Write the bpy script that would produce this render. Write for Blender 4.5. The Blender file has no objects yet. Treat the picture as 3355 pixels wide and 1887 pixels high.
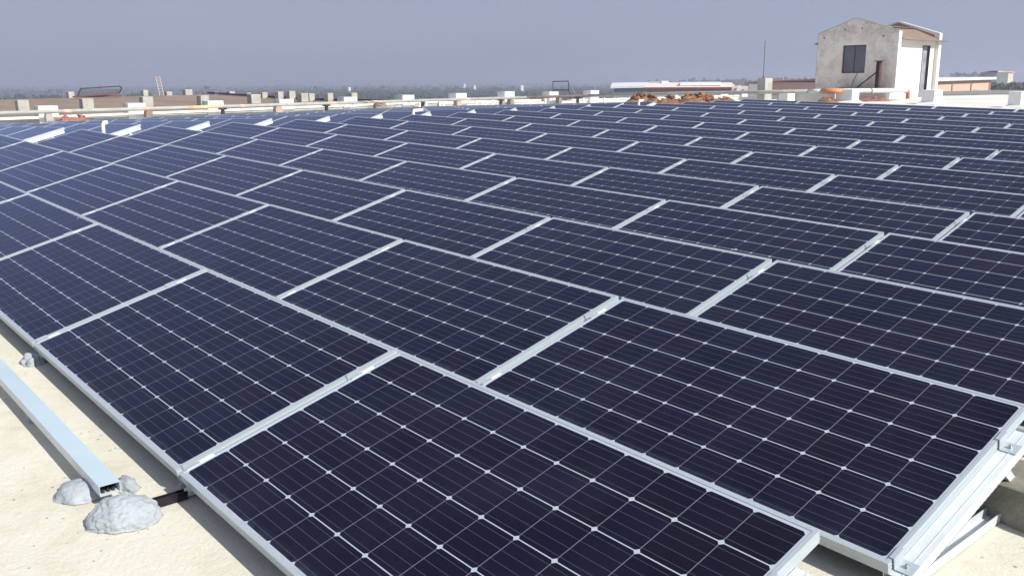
import bpy, bmesh, math, random
from mathutils import Vector, Matrix
random.seed(7)
sc = bpy.context.scene
COL = sc.collection
R = math.radians

# ------------------------------------------------------------------ camera
YAW, PIT, ROLL = 0.860835, 0.224625, -0.00611
CAM = Vector((0.58062, -1.058976, 1.422457))
FPX = 2969.56
f_ = Vector((-math.sin(YAW)*math.cos(PIT), math.cos(YAW)*math.cos(PIT), -math.sin(PIT)))
r0_ = Vector((math.cos(YAW), math.sin(YAW), 0)); u0_ = r0_.cross(f_)
r_ = math.cos(ROLL)*r0_ + math.sin(ROLL)*u0_
u_ = -math.sin(ROLL)*r0_ + math.cos(ROLL)*u0_
cd = bpy.data.cameras.new('camera'); co = bpy.data.objects.new('camera', cd); COL.objects.link(co)
m = Matrix((r_, u_, -f_)).transposed().to_4x4(); m.translation = CAM
co.matrix_world = m
cd.sensor_width = 36; cd.lens = 36*FPX/3355; cd.clip_start = .05; cd.clip_end = 30000
sc.camera = co

def ray(x, y):                       # direction seen at pixel (x, y) of the photograph; used only to measure real distances
    return ((x-1677.5)/FPX)*r_ + (-(y-943.5)/FPX)*u_ + f_
def at(x, y, dist):                  # point on that line at a horizontal distance
    d = ray(x, y); return CAM + d*(dist/math.hypot(d.x, d.y))
def on_u(x, y, U): d = ray(x, y); return CAM + d*((U-CAM.x)/d.x)
def on_v(x, y, V): d = ray(x, y); return CAM + d*((V-CAM.y)/d.y)

# ------------------------------------------------------------------ light
SUN_AZ, SUN_EL = R(8), R(38)         # azimuth measured from +X towards +Y
w = bpy.data.worlds.new('World'); sc.world = w; w.use_nodes = True
nt = w.node_tree; nt.nodes.clear()
out = nt.nodes.new('ShaderNodeOutputWorld')
sky = nt.nodes.new('ShaderNodeTexSky'); sky.sky_type = 'NISHITA'; sky.sun_disc = False
sky.sun_elevation = SUN_EL; sky.sun_rotation = R(90)-SUN_AZ
sky.air_density = 1.3; sky.dust_density = 2.5; sky.ozone_density = 3
bg1 = nt.nodes.new('ShaderNodeBackground'); bg1.inputs[1].default_value = .07
bg2 = nt.nodes.new('ShaderNodeBackground'); bg2.inputs[0].default_value = (.350, .397, .555, 1); bg2.inputs[1].default_value = .82
tc = nt.nodes.new('ShaderNodeTexCoord'); mp = nt.nodes.new('ShaderNodeMapping'); mp.inputs['Scale'].default_value = (1.6, 1.6, 5)
no = nt.nodes.new('ShaderNodeTexNoise'); no.inputs['Scale'].default_value = 1.3; no.inputs['Detail'].default_value = 5
mr = nt.nodes.new('ShaderNodeMapRange'); mr.inputs[1].default_value = .3; mr.inputs[2].default_value = .7; mr.inputs[3].default_value = .0; mr.inputs[4].default_value = 1.0
mx = nt.nodes.new('ShaderNodeMixShader')
cr = nt.nodes.new('ShaderNodeMix'); cr.data_type = 'RGBA'; cr.inputs[6].default_value = (.325, .372, .535, 1); cr.inputs[7].default_value = (.385, .428, .575, 1)
nt.links.new(mr.outputs[0], cr.inputs[0]); nt.links.new(cr.outputs[2], bg2.inputs[0])
nt.links.new(tc.outputs['Generated'], mp.inputs[0]); nt.links.new(mp.outputs[0], no.inputs['Vector'])
nt.links.new(no.outputs['Fac'], mr.inputs[0]); mx.inputs[0].default_value = .86
nt.links.new(sky.outputs[0], bg1.inputs[0]); nt.links.new(bg1.outputs[0], mx.inputs[1]); nt.links.new(bg2.outputs[0], mx.inputs[2])
nt.links.new(mx.outputs[0], out.inputs[0])
sd = bpy.data.lights.new('sun', 'SUN'); so = bpy.data.objects.new('sun', sd); COL.objects.link(so)
sd.energy = 5.0; sd.angle = R(.6); sd.color = (1, .95, .86)
sdir = Vector((math.cos(SUN_EL)*math.cos(SUN_AZ), math.cos(SUN_EL)*math.sin(SUN_AZ), math.sin(SUN_EL)))
so.rotation_euler = sdir.to_track_quat('Z', 'Y').to_euler()
sc.view_settings.view_transform = 'Standard'; sc.view_settings.look = 'None'
sc.view_settings.exposure = .33; sc.view_settings.gamma = 1
sc.cycles.volume_bounces = 1

# ------------------------------------------------------------------ measured layout
TH = 0.267482; W = .992; ROWP = 1.358761; PITCH = 1.973018; GAP = .036; L = PITCH-GAP
H0 = .105                             # roof lies this far under the low glass edges
def base(u, v): return -.025979*u + .01091*v - .00022*u*u - .000018*v*v + .000062*u*v
def zpan(u, v): return base(max(u, -17.), v) - .0285*max(0, -17-u) - .012*min(1, max(0, (-16.45-u)/.5))
def zroof(u, v): return zpan(u, v) - H0
JIT = {7: .09, 13: .10, 2: 0}
def row_a(r): return -2.500436 + .008125*r - .000124*r*r + JIT.get(r, 0)

# ------------------------------------------------------------------ mesh helpers
class MB:
    def __init__(s): s.v = []; s.f = []; s.m = []
    def quad(s, pts, mi=0):
        b = len(s.v); s.v += [tuple(p) for p in pts]; s.f.append(tuple(range(b, b+len(pts)))); s.m.append(mi)
    def box(s, c, d, M=None, mi=0):
        x, y, z = d[0]/2, d[1]/2, d[2]/2; b = len(s.v); c = Vector(c)
        for q in ((-x,-y,-z),(x,-y,-z),(x,y,-z),(-x,y,-z),(-x,-y,z),(x,-y,z),(x,y,z),(-x,y,z)):
            q = Vector(q)
            if M: q = M @ q
            s.v.append(tuple(c+q))
        for f in ((3,2,1,0),(4,5,6,7),(0,1,5,4),(1,2,6,5),(2,3,7,6),(3,0,4,7)):
            s.f.append(tuple(b+i for i in f)); s.m.append(mi)
        return s
    def box2(s, a, b2, mi=0):          # from corner to corner
        a = Vector(a); b2 = Vector(b2); return s.box((a+b2)/2, b2-a, mi=mi)
    def bar(s, p, q, wd, ht, mi=0, up=Vector((0,0,1))):
        p = Vector(p); q = Vector(q); y = (q-p); l = y.length; y.normalize()
        x = y.cross(up); x = x.normalized() if x.length > 1e-5 else Vector((1,0,0)); z = x.cross(y)
        M = Matrix((x, y, z)).transposed(); return s.box((p+q)/2, (wd, l, ht), M, mi)
    def tube(s, pts, rad, n=12, mi=0, cap=True):
        pts = [Vector(p) for p in pts]; rings = []
        if not hasattr(rad, '__len__'): rad = [rad]*len(pts)
        ref = Vector((0.013, 0.02, 1))
        for i, p in enumerate(pts):
            d = (pts[min(i+1, len(pts)-1)]-pts[max(i-1, 0)]).normalized()
            x = d.cross(ref)
            if x.length < .05: x = d.cross(Vector((1, .1, 0)))
            x.normalize(); y = x.cross(d); b = len(s.v)
            for k in range(n):
                a = 2*math.pi*k/n; s.v.append(tuple(p+(x*math.cos(a)+y*math.sin(a))*rad[i]))
            rings.append(b)
        for i in range(len(pts)-1):
            for k in range(n):
                a, b = rings[i], rings[i+1]; k2 = (k+1) % n
                s.f.append((a+k, b+k, b+k2, a+k2)); s.m.append(mi)
        if cap:
            s.f.append(tuple(rings[0]+k for k in range(n))); s.m.append(mi)
            s.f.append(tuple(rings[-1]+k for k in reversed(range(n)))); s.m.append(mi)
        return s
    def prism(s, poly, h0, h1, axis='y', mi=0):   # poly in the other two axes
        def P(a, b, h):
            return {'x': (h, a, b), 'y': (a, h, b), 'z': (a, b, h)}[axis]
        b = len(s.v); n = len(poly)
        for h in (h0, h1):
            for a, c in poly: s.v.append(P(a, c, h))
        s.f.append(tuple(b+i for i in range(n))); s.f.append(tuple(b+n+i for i in reversed(range(n)))); s.m += [mi, mi]
        for i in range(n):
            j = (i+1) % n; s.f.append((b+i, b+n+i, b+n+j, b+j)); s.m.append(mi)
        return s
    def mesh(s, name, mats, bevel=0, smooth=False, fix=True):
        me = bpy.data.meshes.new(name); me.from_pydata(s.v, [], s.f)
        for mt in (mats if isinstance(mats, (list, tuple)) else [mats]): me.materials.append(mt)
        for p, mi in zip(me.polygons, s.m): p.material_index = mi; p.use_smooth = smooth
        if fix or bevel:
            bm = bmesh.new(); bm.from_mesh(me)
            if fix: bmesh.ops.recalc_face_normals(bm, faces=bm.faces)
            if bevel: bmesh.ops.bevel(bm, geom=[e for e in bm.edges if e.is_manifold and e.calc_face_angle(0) > .5], offset=bevel, segments=1, affect='EDGES')
            bm.to_mesh(me); bm.free()
        me.update(); return me
    def build(s, name, mats, parent=None, loc=None, bevel=0, smooth=False, fix=True):
        return link(name, s.mesh(name, mats, bevel, smooth, fix), parent, loc)
def link(name, me, parent=None, loc=None):
    o = bpy.data.objects.new(name, me); COL.objects.link(o)
    if parent: o.parent = parent
    if loc: o.location = loc
    return o
def tag(o, label=None, cat=None, group=None, kind=None):
    if label: o['label'] = label
    if cat: o['category'] = cat
    if group: o['group'] = group
    if kind: o['kind'] = kind
    return o
def empty(name, loc=(0, 0, 0)):
    o = bpy.data.objects.new(name, None); COL.objects.link(o); o.location = loc; o.empty_display_size = .2; return o
def tree_copy(o, parent=None):
    c = o.copy(); COL.objects.link(c)
    if parent: c.parent = parent
    for ch in kids.get(o.name, []): tree_copy(ch, c)
    return c
kids = {}
def reg(o, *ch): kids[o.name] = list(ch)

# ------------------------------------------------------------------ materials
class N:
    def __init__(s, name):
        s.mat = bpy.data.materials.new(name); s.mat.use_nodes = True; s.t = s.mat.node_tree
        s.b = s.t.nodes['Principled BSDF']
    def n(s, typ, **kw):
        o = s.t.nodes.new(typ)
        for k, v in kw.items(): setattr(o, k, v)
        return o
    def l(s, a, b): s.t.links.new(a, b)
    def math(s, op, a, b=None, c=None, clamp=False):
        o = s.n('ShaderNodeMath', operation=op); o.use_clamp = clamp
        for i, x in enumerate((a, b, c)):
            if x is None: continue
            if isinstance(x, (int, float)): o.inputs[i].default_value = x
            else: s.l(x, o.inputs[i])
        return o.outputs[0]
    def mix(s, fac, a, b):
        o = s.n('ShaderNodeMix', data_type='RGBA')
        for sock, x in ((o.inputs[0], fac), (o.inputs[6], a), (o.inputs[7], b)):
            if isinstance(x, (int, float)): sock.default_value = x
            elif isinstance(x, tuple): sock.default_value = x if len(x) == 4 else (*x, 1)
            else: s.l(x, sock)
        return o.outputs[2]
    def coord(s, which='Object'): return s.n('ShaderNodeTexCoord').outputs[which]
    def pos(s): return s.n('ShaderNodeNewGeometry').outputs['Position']
    def noise(s, vec, scale, detail=4, rough=.55, out='Fac'):
        o = s.n('ShaderNodeTexNoise'); o.inputs['Scale'].default_value = scale; o.inputs['Detail'].default_value = detail
        o.inputs['Roughness'].default_value = rough; s.l(vec, o.inputs['Vector']); return o.outputs[out]
    def ramp(s, x, a, b, lo=0., hi=1.):
        o = s.n('ShaderNodeMapRange'); o.clamp = True
        for i, q in enumerate((x, a, b, lo, hi)):
            if isinstance(q, (int, float)): o.inputs[i].default_value = q
            else: s.l(q, o.inputs[i])
        return o.outputs[0]
    def set(s, **kw):
        for k, v in kw.items():
            i = s.b.inputs[k.replace('_', ' ')]
            if isinstance(v, (int, float)): i.default_value = v
            elif isinstance(v, tuple): i.default_value = (*v, 1) if len(v) == 3 else v
            else: s.l(v, i)
        return s.mat
    def bump(s, h, strength=.3, dist=.01):
        o = s.n('ShaderNodeBump'); o.inputs['Strength'].default_value = strength; o.inputs['Distance'].default_value = dist
        s.l(h, o.inputs['Height']); s.l(o.outputs[0], s.b.inputs['Normal'])

def mat_plain(name, col, rough=.7, metal=0., var=.12, scale=3., bump=0., bs=30., stain=None, stain_amt=.5, stain_scale=.8):
    k = N(name); p = k.pos()
    c2 = tuple(x*(1-var) for x in col); c3 = tuple(min(1, x*(1+var)) for x in col)
    c = k.mix(k.ramp(k.noise(p, scale, 5), .3, .7), c2, c3)
    if stain:
        c = k.mix(k.ramp(k.noise(p, stain_scale, 8, .7), .5, .68, 0, stain_amt), c, stain)
    if bump: k.bump(k.noise(p, bs, 6, .7), bump, .02)
    return k.set(Base_Color=c, Roughness=rough, Metallic=metal)

M = {}
# anodised aluminium
k = N('anodised_aluminium'); p = k.coord()
mpn = k.n('ShaderNodeMapping'); mpn.inputs['Scale'].default_value = (60, 3, 60); k.l(p, mpn.inputs[0])
g = k.noise(mpn.outputs[0], 1, 3)
c = k.mix(g, (.39, .45, .485), (.50, .565, .59))
c = k.mix(k.ramp(k.noise(k.pos(), 5, 6, .7), .55, .75, 0, .35), c, (.42, .42, .41))
M['alu'] = k.set(Base_Color=c, Metallic=.3, Roughness=.40)
k = N('galvanised_channel'); c = k.mix(k.ramp(k.noise(k.pos(), 9, 6, .6), .3, .7), (.56, .61, .65), (.68, .73, .77))
M['rail'] = k.set(Base_Color=c, Metallic=.15, Roughness=.45)
M['tray'] = mat_plain('pale_blue_channel', (.46, .565, .625), .5, .1, .05, 4)
M['steel'] = mat_plain('dark_steel', (.030, .024, .032), .28, .6, .3, 12)
M['bolt'] = mat_plain('zinc_bolt', (.45, .46, .46), .35, .8, .1, 40)
M['pad'] = mat_plain('clamp_pad', (.78, .74, .78), .6, 0, .06, 20)

# solar cells behind glass
k = N('solar_cells'); oc = k.coord('Object'); sp = k.n('ShaderNodeSeparateXYZ'); k.l(oc, sp.inputs[0])
CP = .158; MX = (L-12*CP)/2; MY = (W-6*CP)/2
cx = k.math('DIVIDE', k.math('SUBTRACT', sp.outputs[0], MX), CP); cy = k.math('DIVIDE', k.math('SUBTRACT', sp.outputs[1], MY), CP)
ix = k.math('FLOOR', cx); iy = k.math('FLOOR', cy)
fx = k.math('SUBTRACT', cx, ix); fy = k.math('SUBTRACT', cy, iy)
ax = k.math('ABSOLUTE', k.math('SUBTRACT', fx, .5)); ay = k.math('ABSOLUTE', k.math('SUBTRACT', fy, .5))
gx = k.math('GREATER_THAN', ax, .5-.0075); gy = k.math('GREATER_THAN', ay, .5-.012)
dia = k.math('GREATER_THAN', k.math('ADD', ax, ay), .925)
inx = k.math('MULTIPLY', k.math('GREATER_THAN', cx, 0), k.math('LESS_THAN', cx, 12))
iny = k.math('MULTIPLY', k.math('GREATER_THAN', cy, 0), k.math('LESS_THAN', cy, 6))
inside = k.math('MULTIPLY', inx, iny)
white = k.math('MAXIMUM', k.math('MAXIMUM', gy, dia), k.math('SUBTRACT', 1., inside))
bb = k.math('ABSOLUTE', k.math('SUBTRACT', k.math('FRACT', k.math('MULTIPLY', fy, 4)), .5))
bus = k.math('MULTIPLY', k.math('LESS_THAN', bb, .017), inside)
oi = k.n('ShaderNodeObjectInfo')
cmb = k.n('ShaderNodeCombineXYZ'); k.l(ix, cmb.inputs[0]); k.l(iy, cmb.inputs[1]); k.l(k.math('MULTIPLY', oi.outputs['Random'], 97), cmb.inputs[2])
wn = k.n('ShaderNodeTexWhiteNoise', noise_dimensions='3D'); k.l(cmb.outputs[0], wn.inputs[0])
cell = k.mix(wn.outputs[0], (.0030, .0034, .0105), (.0055, .0054, .0185))
cell = k.mix(k.math('MULTIPLY', k.math('GREATER_THAN', k.math('FRACT', k.math('MULTIPLY', wn.outputs[0], 7.3)), .62), .5), cell, (.0060, .0046, .0070))
# fine fingers, drawn as faint paler lines across the cell
fing = k.math('ABSOLUTE', k.math('SUBTRACT', k.math('FRACT', k.math('MULTIPLY', fx, 34)), .5))
cell = k.mix(k.math('MULTIPLY', k.math('LESS_THAN', fing, .10), .07), cell, (.12, .10, .14))
cell = k.mix(k.ramp(oi.outputs['Random'], 0, 1, 0, .35), cell, (.0036, .0042, .012))
col = k.mix(k.math('MULTIPLY', bus, .85), cell, (.095, .085, .115))
col = k.mix(k.math('MULTIPLY', gx, .8), col, (.22, .22, .28))
col = k.mix(white, col, (.40, .44, .50))
geo = k.pos()
dust = k.ramp(k.noise(geo, 2.2, 7, .65), .42, .8, 0, .055)
low = k.ramp(sp.outputs[1], .0, .06, .30, 0)
lown = k.math('MULTIPLY', low, k.ramp(k.noise(geo, 14, 6, .7), .35, .65))
dd = k.math('ADD', dust, lown, clamp=True)
col = k.mix(dd, col, (.12, .145, .20))
vo = k.n('ShaderNodeTexVoronoi'); vo.inputs['Scale'].default_value = 2.1; k.l(geo, vo.inputs['Vector'])
spk = k.math('LESS_THAN', vo.outputs['Distance'], .022)
spk2 = k.math('GREATER_THAN', k.math('FRACT', k.math('MULTIPLY', vo.outputs['Color'], 3.1)), .55)
col = k.mix(k.math('MULTIPLY', spk, spk2), col, (.55, .53, .50))
M['cells'] = k.set(Base_Color=col, Roughness=.6, Specular_IOR_Level=0.)
# anti-reflective glass in front of the cells: weak, bluish, stronger at glancing angles
gls = k.n('ShaderNodeBsdfGlossy'); gls.inputs['Color'].default_value = (.66, .73, 1., 1)
k.l(k.ramp(dd, 0, .3, .13, .4), gls.inputs['Roughness'])
frn = k.n('ShaderNodeFresnel'); frn.inputs[0].default_value = 1.25
mxs = k.n('ShaderNodeMixShader'); k.l(k.math('MULTIPLY', frn.outputs[0], 1.1), mxs.inputs[0])
k.l(k.b.outputs[0], mxs.inputs[1]); k.l(gls.outputs[0], mxs.inputs[2])
k.l(mxs.outputs[0], k.t.nodes['Material Output'].inputs['Surface'])
M['back'] = mat_plain('white_backsheet', (.7, .7, .7), .6)

# roof screed, cream and weathered near us, whitewashed further off
k = N('roof_screed'); p = k.pos(); sp = k.n('ShaderNodeSeparateXYZ'); k.l(p, sp.inputs[0])
n1 = k.noise(p, 1.1, 8, .62); n2 = k.noise(p, 6, 8, .65); n3 = k.noise(p, 55, 5, .7)
cream = k.mix(k.ramp(n1, .3, .7), (.60, .575, .475), (.67, .655, .565))
cream = k.mix(k.ramp(n2, .50, .72, 0, .55), cream, (.50, .45, .345))
cream = k.mix(k.ramp(k.noise(p, 2.7, 8, .7), .55, .72, 0, .5), cream, (.69, .685, .62))
vc = k.n('ShaderNodeTexVoronoi', feature='DISTANCE_TO_EDGE'); vc.inputs['Scale'].default_value = .9
cw = k.n('ShaderNodeVectorMath', operation='ADD'); k.l(p, cw.inputs[0]); k.l(k.noise(p, 3.5, 6, .6, 'Color'), cw.inputs[1]); k.l(cw.outputs[0], vc.inputs['Vector'])
crk = k.math('MULTIPLY', k.math('LESS_THAN', vc.outputs[0], .0045), k.ramp(k.noise(p, 1.6, 3), .45, .6))
cream = k.mix(k.math('MULTIPLY', crk, .35), cream, (.30, .26, .19))
cream = k.mix(k.ramp(n3, .60, .72, 0, .38), cream, (.40, .34, .24))
vo = k.n('ShaderNodeTexVoronoi'); vo.inputs['Scale'].default_value = 17; k.l(p, vo.inputs['Vector'])
peb = k.math('MULTIPLY', k.math('LESS_THAN', vo.outputs['Distance'], .11), k.math('GREATER_THAN', k.math('FRACT', k.math('MULTIPLY', vo.outputs['Color'], 5.)), .62))
cream = k.mix(k.math('MULTIPLY', peb, k.ramp(k.noise(p, 3, 3), .45, .6, .0, .8)), cream, (.24, .20, .15))
wht = k.mix(k.ramp(k.noise(p, .35, 7, .65), .35, .7), (.72, .71, .665), (.58, .56, .51))
mpw = k.n('ShaderNodeMapping'); mpw.inputs['Scale'].default_value = (.25, 2.5, 1); k.l(p, mpw.inputs[0])
wht = k.mix(k.ramp(k.noise(mpw.outputs[0], 1, 6, .6), .5, .75, 0, .45), wht, (.45, .42, .36))
far = k.ramp(sp.outputs[1], 19, 23)
M['roof'] = k.set(Base_Color=k.mix(far, cream, wht), Roughness=.9)
k.bump(k.math('ADD', k.noise(p, 28, 8, .75), k.math('MULTIPLY', n3, .5)), .55, .012)

def mat_cement(name, a, b, bump=.8):
    k = N(name); p = k.pos(); c = k.mix(k.ramp(k.noise(p, 12, 8, .7), .3, .7), a, b)
    c = k.mix(k.ramp(k.noise(p, 70, 5, .7), .58, .7, 0, .5), c, tuple(x*.6 for x in a))
    k.bump(k.noise(p, 45, 8, .75), bump, .012); return k.set(Base_Color=c, Roughness=.92)
M['mortar'] = mat_cement('grey_mortar', (.30, .33, .36), (.42, .46, .50), .5)
M['concrete'] = mat_cement('rough_concrete', (.20, .185, .15), (.35, .335, .29), 1.0)
M['stubc'] = mat_plain('weathered_concrete', (.42, .41, .375), .95, 0, .18, 2.5, .4, 20, (.22, .21, .19), .5, 2.2)
M['white'] = mat_plain('white_paint', (.78, .79, .77), .8, 0, .04, 2, .15, 20, (.50, .50, .46), .35, 1.3)
M['whiteflat'] = mat_plain('white_wall_paint', (.80, .79, .75), .85, 0, .04, 1, .1, 10, (.55, .52, .46), .25, .7)
# gable wall: limewash with damp stains
k = N('stained_limewash'); p = k.pos(); sp = k.n('ShaderNodeSeparateXYZ'); k.l(p, sp.inputs[0])
c = k.mix(k.ramp(k.noise(p, .9, 7, .6), .3, .7), (.74, .68, .58), (.84, .79, .70))
c = k.mix(k.ramp(k.noise(p, 1.9, 9, .72), .47, .66, 0, .65), c, (.50, .41, .33))
c = k.mix(k.math('MULTIPLY', k.ramp(sp.outputs[2], 1.7, .9), k.ramp(k.noise(p, 2.8, 8, .7), .45, .62, 0, .75)), c, (.36, .32, .30))
c = k.mix(k.math('MULTIPLY', k.ramp(sp.outputs[2], 2.9, 3.5), k.ramp(k.noise(p, 3.3, 8, .7), .42, .62, 0, .6)), c, (.34, .33, .29))
M['lime'] = k.set(Base_Color=c, Roughness=.95)
k.bump(k.noise(p, 14, 7, .7), .3, .02)
M['edge'] = mat_plain('dark_edge', (.20, .20, .19), .95, 0, .3, 5)  # darker line along the top and left edge of the gable
M['sheet'] = mat_plain('brown_roof_sheet', (.23, .17, .125), .85, 0, .12, 1.5, .2, 12, (.15, .115, .09), .5, 2.2)
M['gable_shade'] = mat_plain('brown_wall_shade', (.36, .25, .19), .95, 0, .15, 2)  # brown darkened for the shade on the rear gable's inner face
M['shutter'] = mat_plain('dark_window_shutter', (.11, .115, .135), .6, 0, .1, 2)
M['frame_dk'] = mat_plain('dark_frame_paint', (.035, .033, .036), .6)
M['door'] = mat_plain('weathered_door', (.27, .27, .31), .7, 0, .2, 2.5, 0, 10, (.12, .10, .11), .7, 3)
M['rust'] = mat_plain('rusty_iron', (.085, .045, .038), .8, .2, .3, 6)
M['pipegrey'] = mat_plain('grey_pipe_paint', (.36, .37, .35), .6, 0, .12, 4, .1, 20, (.40, .32, .24), .5, 1.4)
M['pipeteal'] = mat_plain('pale_green_pipe', (.55, .60, .57), .5, 0, .06, 3)
M['pipebrown'] = mat_plain('dark_brown_pipe', (.15, .11, .095), .8, 0, .25, 3)  # dark brown run just before the pipe's corner
M['pipeshade'] = mat_plain('shade_grey_pipe', (.36, .37, .33), .7, 0, .15, 3)  # grey-green darkened to hold the shade on this pipe run
M['orange'] = mat_plain('orange_primer', (.62, .24, .10), .7, 0, .15, 6, 0, 10, (.55, .42, .32), .6, 5)
M['ochre'] = mat_plain('faded_ochre_paint', (.62, .45, .24), .8, 0, .2, 6, 0, 10, (.5, .46, .40), .8, 4)
M['palepink'] = mat_plain('faded_pink_primer', (.60, .40, .35), .8, 0, .2, 6, 0, 10, (.55, .52, .46), .7, 5)
M['maroon'] = mat_plain('maroon_iron', (.13, .045, .045), .8, 0, .2, 6)
M['red'] = mat_plain('red_primer', (.50, .17, .13), .7, 0, .2, 5, 0, 10, (.55, .40, .34), .6, 6)
M['pink'] = mat_plain('pink_concrete', (.40, .31, .275), .9, 0, .15, 4, .3, 20)
M['browncap'] = mat_plain('brown_concrete', (.25, .185, .16), .9, 0, .2, 4, .3, 20)
M['black'] = mat_plain('black_iron', (.02, .017, .02), .6)
M['pvc'] = mat_plain('white_pvc', (.80, .78, .72), .4, 0, .03, 4)
M['kerbface'] = mat_plain('grey_green_plaster', (.36, .375, .35), .95, 0, .12, 1.5, .2, 12, (.16, .165, .15), .6, 1.1)
M['kerbgrey'] = mat_plain('grey_kerb_tone', (.52, .51, .48), .95, 0, .07, 1.5)
M['ladder'] = mat_plain('bare_pale_wood', (.50, .42, .36), .8, 0, .15, 6)
M['rubble'] = None
k = N('red_brown_rubble'); p = k.pos()
c = k.mix(k.ramp(k.noise(p, 2.2, 8, .75), .35, .65), (.09, .043, .026), (.34, .17, .09))
c = k.mix(k.ramp(k.noise(p, 7, 6, .7), .55, .7, 0, .7), c, (.55, .36, .23))
M['rubble'] = k.set(Base_Color=c, Roughness=1.0)
M['brick'] = mat_plain('pinkish_brick', (.30, .145, .11), .95, 0, .25, 5, .4, 25)
# the neighbouring brown roof
k = N('brown_roof_screed'); p = k.pos()
mpw = k.n('ShaderNodeMapping'); mpw.inputs['Scale'].default_value = (.12, .9, 1); k.l(p, mpw.inputs[0])
c = k.mix(k.ramp(k.noise(mpw.outputs[0], 1.2, 7, .65), .3, .7), (.185, .135, .10), (.26, .20, .155))
c = k.mix(k.ramp(k.noise(p, .8, 6, .7), .55, .7, 0, .5), c, (.32, .26, .21))
M['brownroof'] = k.set(Base_Color=c, Roughness=.95)
# land
k = N('dry_plain'); p = k.pos()
n = k.noise(p, .006, 8, .65); c = k.mix(k.ramp(n, .4, .6), (.11, .12, .065), (.22, .155, .11))
c = k.mix(k.ramp(k.noise(p, .02, 8, .7), .5, .6), c, (.06, .075, .035))
M['land'] = k.set(Base_Color=c, Roughness=1)
def mat_leaf(name, a, b, sc_=.25):
    k = N(name); p = k.pos(); c = k.mix(k.ramp(k.noise(p, sc_, 6, .7), .35, .65), a, b)
    return k.set(Base_Color=c, Roughness=.9)
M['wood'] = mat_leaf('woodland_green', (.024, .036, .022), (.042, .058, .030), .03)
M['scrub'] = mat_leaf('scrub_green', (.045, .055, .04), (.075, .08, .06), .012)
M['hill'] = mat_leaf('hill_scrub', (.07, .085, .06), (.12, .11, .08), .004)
M['pinkwall'] = mat_plain('salmon_wall', (.62, .42, .33), .9, 0, .05, .3)
M['pinkdk'] = mat_plain('dark_salmon_wall', (.42, .23, .19), .9, 0, .06, .3)  # the shed's shade is put into this darker wall colour
M['roofmetal'] = mat_plain('pale_metal_roof', (.72, .72, .72), .5, .1, .05, .3)
M['roofpink'] = mat_plain('faded_pink_roof', (.72, .62, .58), .7, 0, .05, .2)
M['fascia'] = mat_plain('dark_red_fascia', (.20, .035, .03), .7)
M['greywall'] = mat_plain('grey_wall', (.38, .39, .37), .9, 0, .06, .3)
M['bluewall'] = mat_plain('blue_grey_cladding', (.30, .35, .42), .7, 0, .08, .6)
M['creamwall'] = mat_plain('cream_wall', (.62, .56, .47), .9, 0, .04, .2)

# ------------------------------------------------------------------ setting: land, sky haze comes last
GZ = -14.0
mb = MB(); S = 9000
mb.quad([(-S, -S, GZ), (S, -S, GZ), (S, S, GZ), (-S, S, GZ)])
tag(mb.build('ground', M['land']), kind='structure')
# low hills on the horizon to the right
mb = MB()
def hill(x0, x1, dist, hs, depth=700):
    n = len(hs)*6
    def hh(t):
        q = t*(len(hs)-1); i = min(int(q), len(hs)-2); fq = q-i; fq = fq*fq*(3-2*fq); return hs[i]*(1-fq)+hs[i+1]*fq
    rows = []
    for i in range(n+1):
        t = i/n; x = x0+(x1-x0)*t; a = at(x, 300, dist); b = at(x, 300, dist+depth*.5); c3 = at(x, 300, dist+depth)
        h = hh(t)*(1+.06*math.sin(i*1.7)+.04*math.sin(i*4.1))
        rows.append([(a.x, a.y, GZ-.5), ((a.x+b.x)/2, (a.y+b.y)/2, GZ+h*.72), (b.x, b.y, GZ+h), (c3.x, c3.y, GZ-.5)])
    for i in range(n):
        for j in range(3): mb.quad([rows[i][j], rows[i+1][j], rows[i+1][j+1], rows[i][j+1]])
hill(2150, 2900, 3300, [1, 16, 24, 34, 28, 32, 24], 900)
hill(2800, 3700, 2600, [18, 20, 25, 29, 26, 32, 30], 900)
hill(-600, 2300, 4200, [14, 20, 16, 21, 18, 24, 17, 15, 16, 14, 18, 12], 800)
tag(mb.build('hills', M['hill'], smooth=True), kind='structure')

# ------------------------------------------------------------------ setting: our roof
mb = MB()
us = [3.0, 1.0, 0, -1, -2, -3, -4, -5, -6, -8, -10, -12, -14, -16, -17, -18.5, -21, -24, -27, -30, -31.75]; us = [14, 8, 5]+us
vs = [-12, -6, -3, -1.5, -.5, .5, 1.5, 3, 6, 9, 12, 15, 18, 21, 24, 27, 30, 33, 36, 39, 42, 44.3]
for i in range(len(us)-1):
    for j in range(len(vs)-1):
        a, b, c_, d_ = (us[i], vs[j]), (us[i], vs[j+1]), (us[i+1], vs[j+1]), (us[i+1], vs[j])
        mb.quad([(q[0], q[1], zroof(*q)) for q in (a, d_, c_, b)][::-1])
roof = mb.build('roof_deck', M['roof'], fix=False); tag(roof, kind='structure')
for p in roof.data.polygons: p.use_smooth = True
bm = bmesh.new(); bm.from_mesh(roof.data); bmesh.ops.remove_doubles(bm, verts=bm.verts, dist=.001); bmesh.ops.recalc_face_normals(bm, faces=bm.faces)
if sum(f.normal.z for f in bm.faces) < 0: bmesh.ops.reverse_faces(bm, faces=bm.faces)
bm.to_mesh(roof.data); bm.free()
mb = MB()                                                     # the building that carries the roof
for a, b in (((-31.7, -11.9), (13.9, -11.9)), ((13.9, -11.9), (13.9, 44.2)), ((13.9, 44.2), (-31.7, 44.2)), ((-31.7, 44.2), (-31.7, -11.9))):
    mb.quad([(a[0], a[1], GZ), (b[0], b[1], GZ), (b[0], b[1], zroof(*b)-.02), (a[0], a[1], zroof(*a)-.02)])
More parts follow.
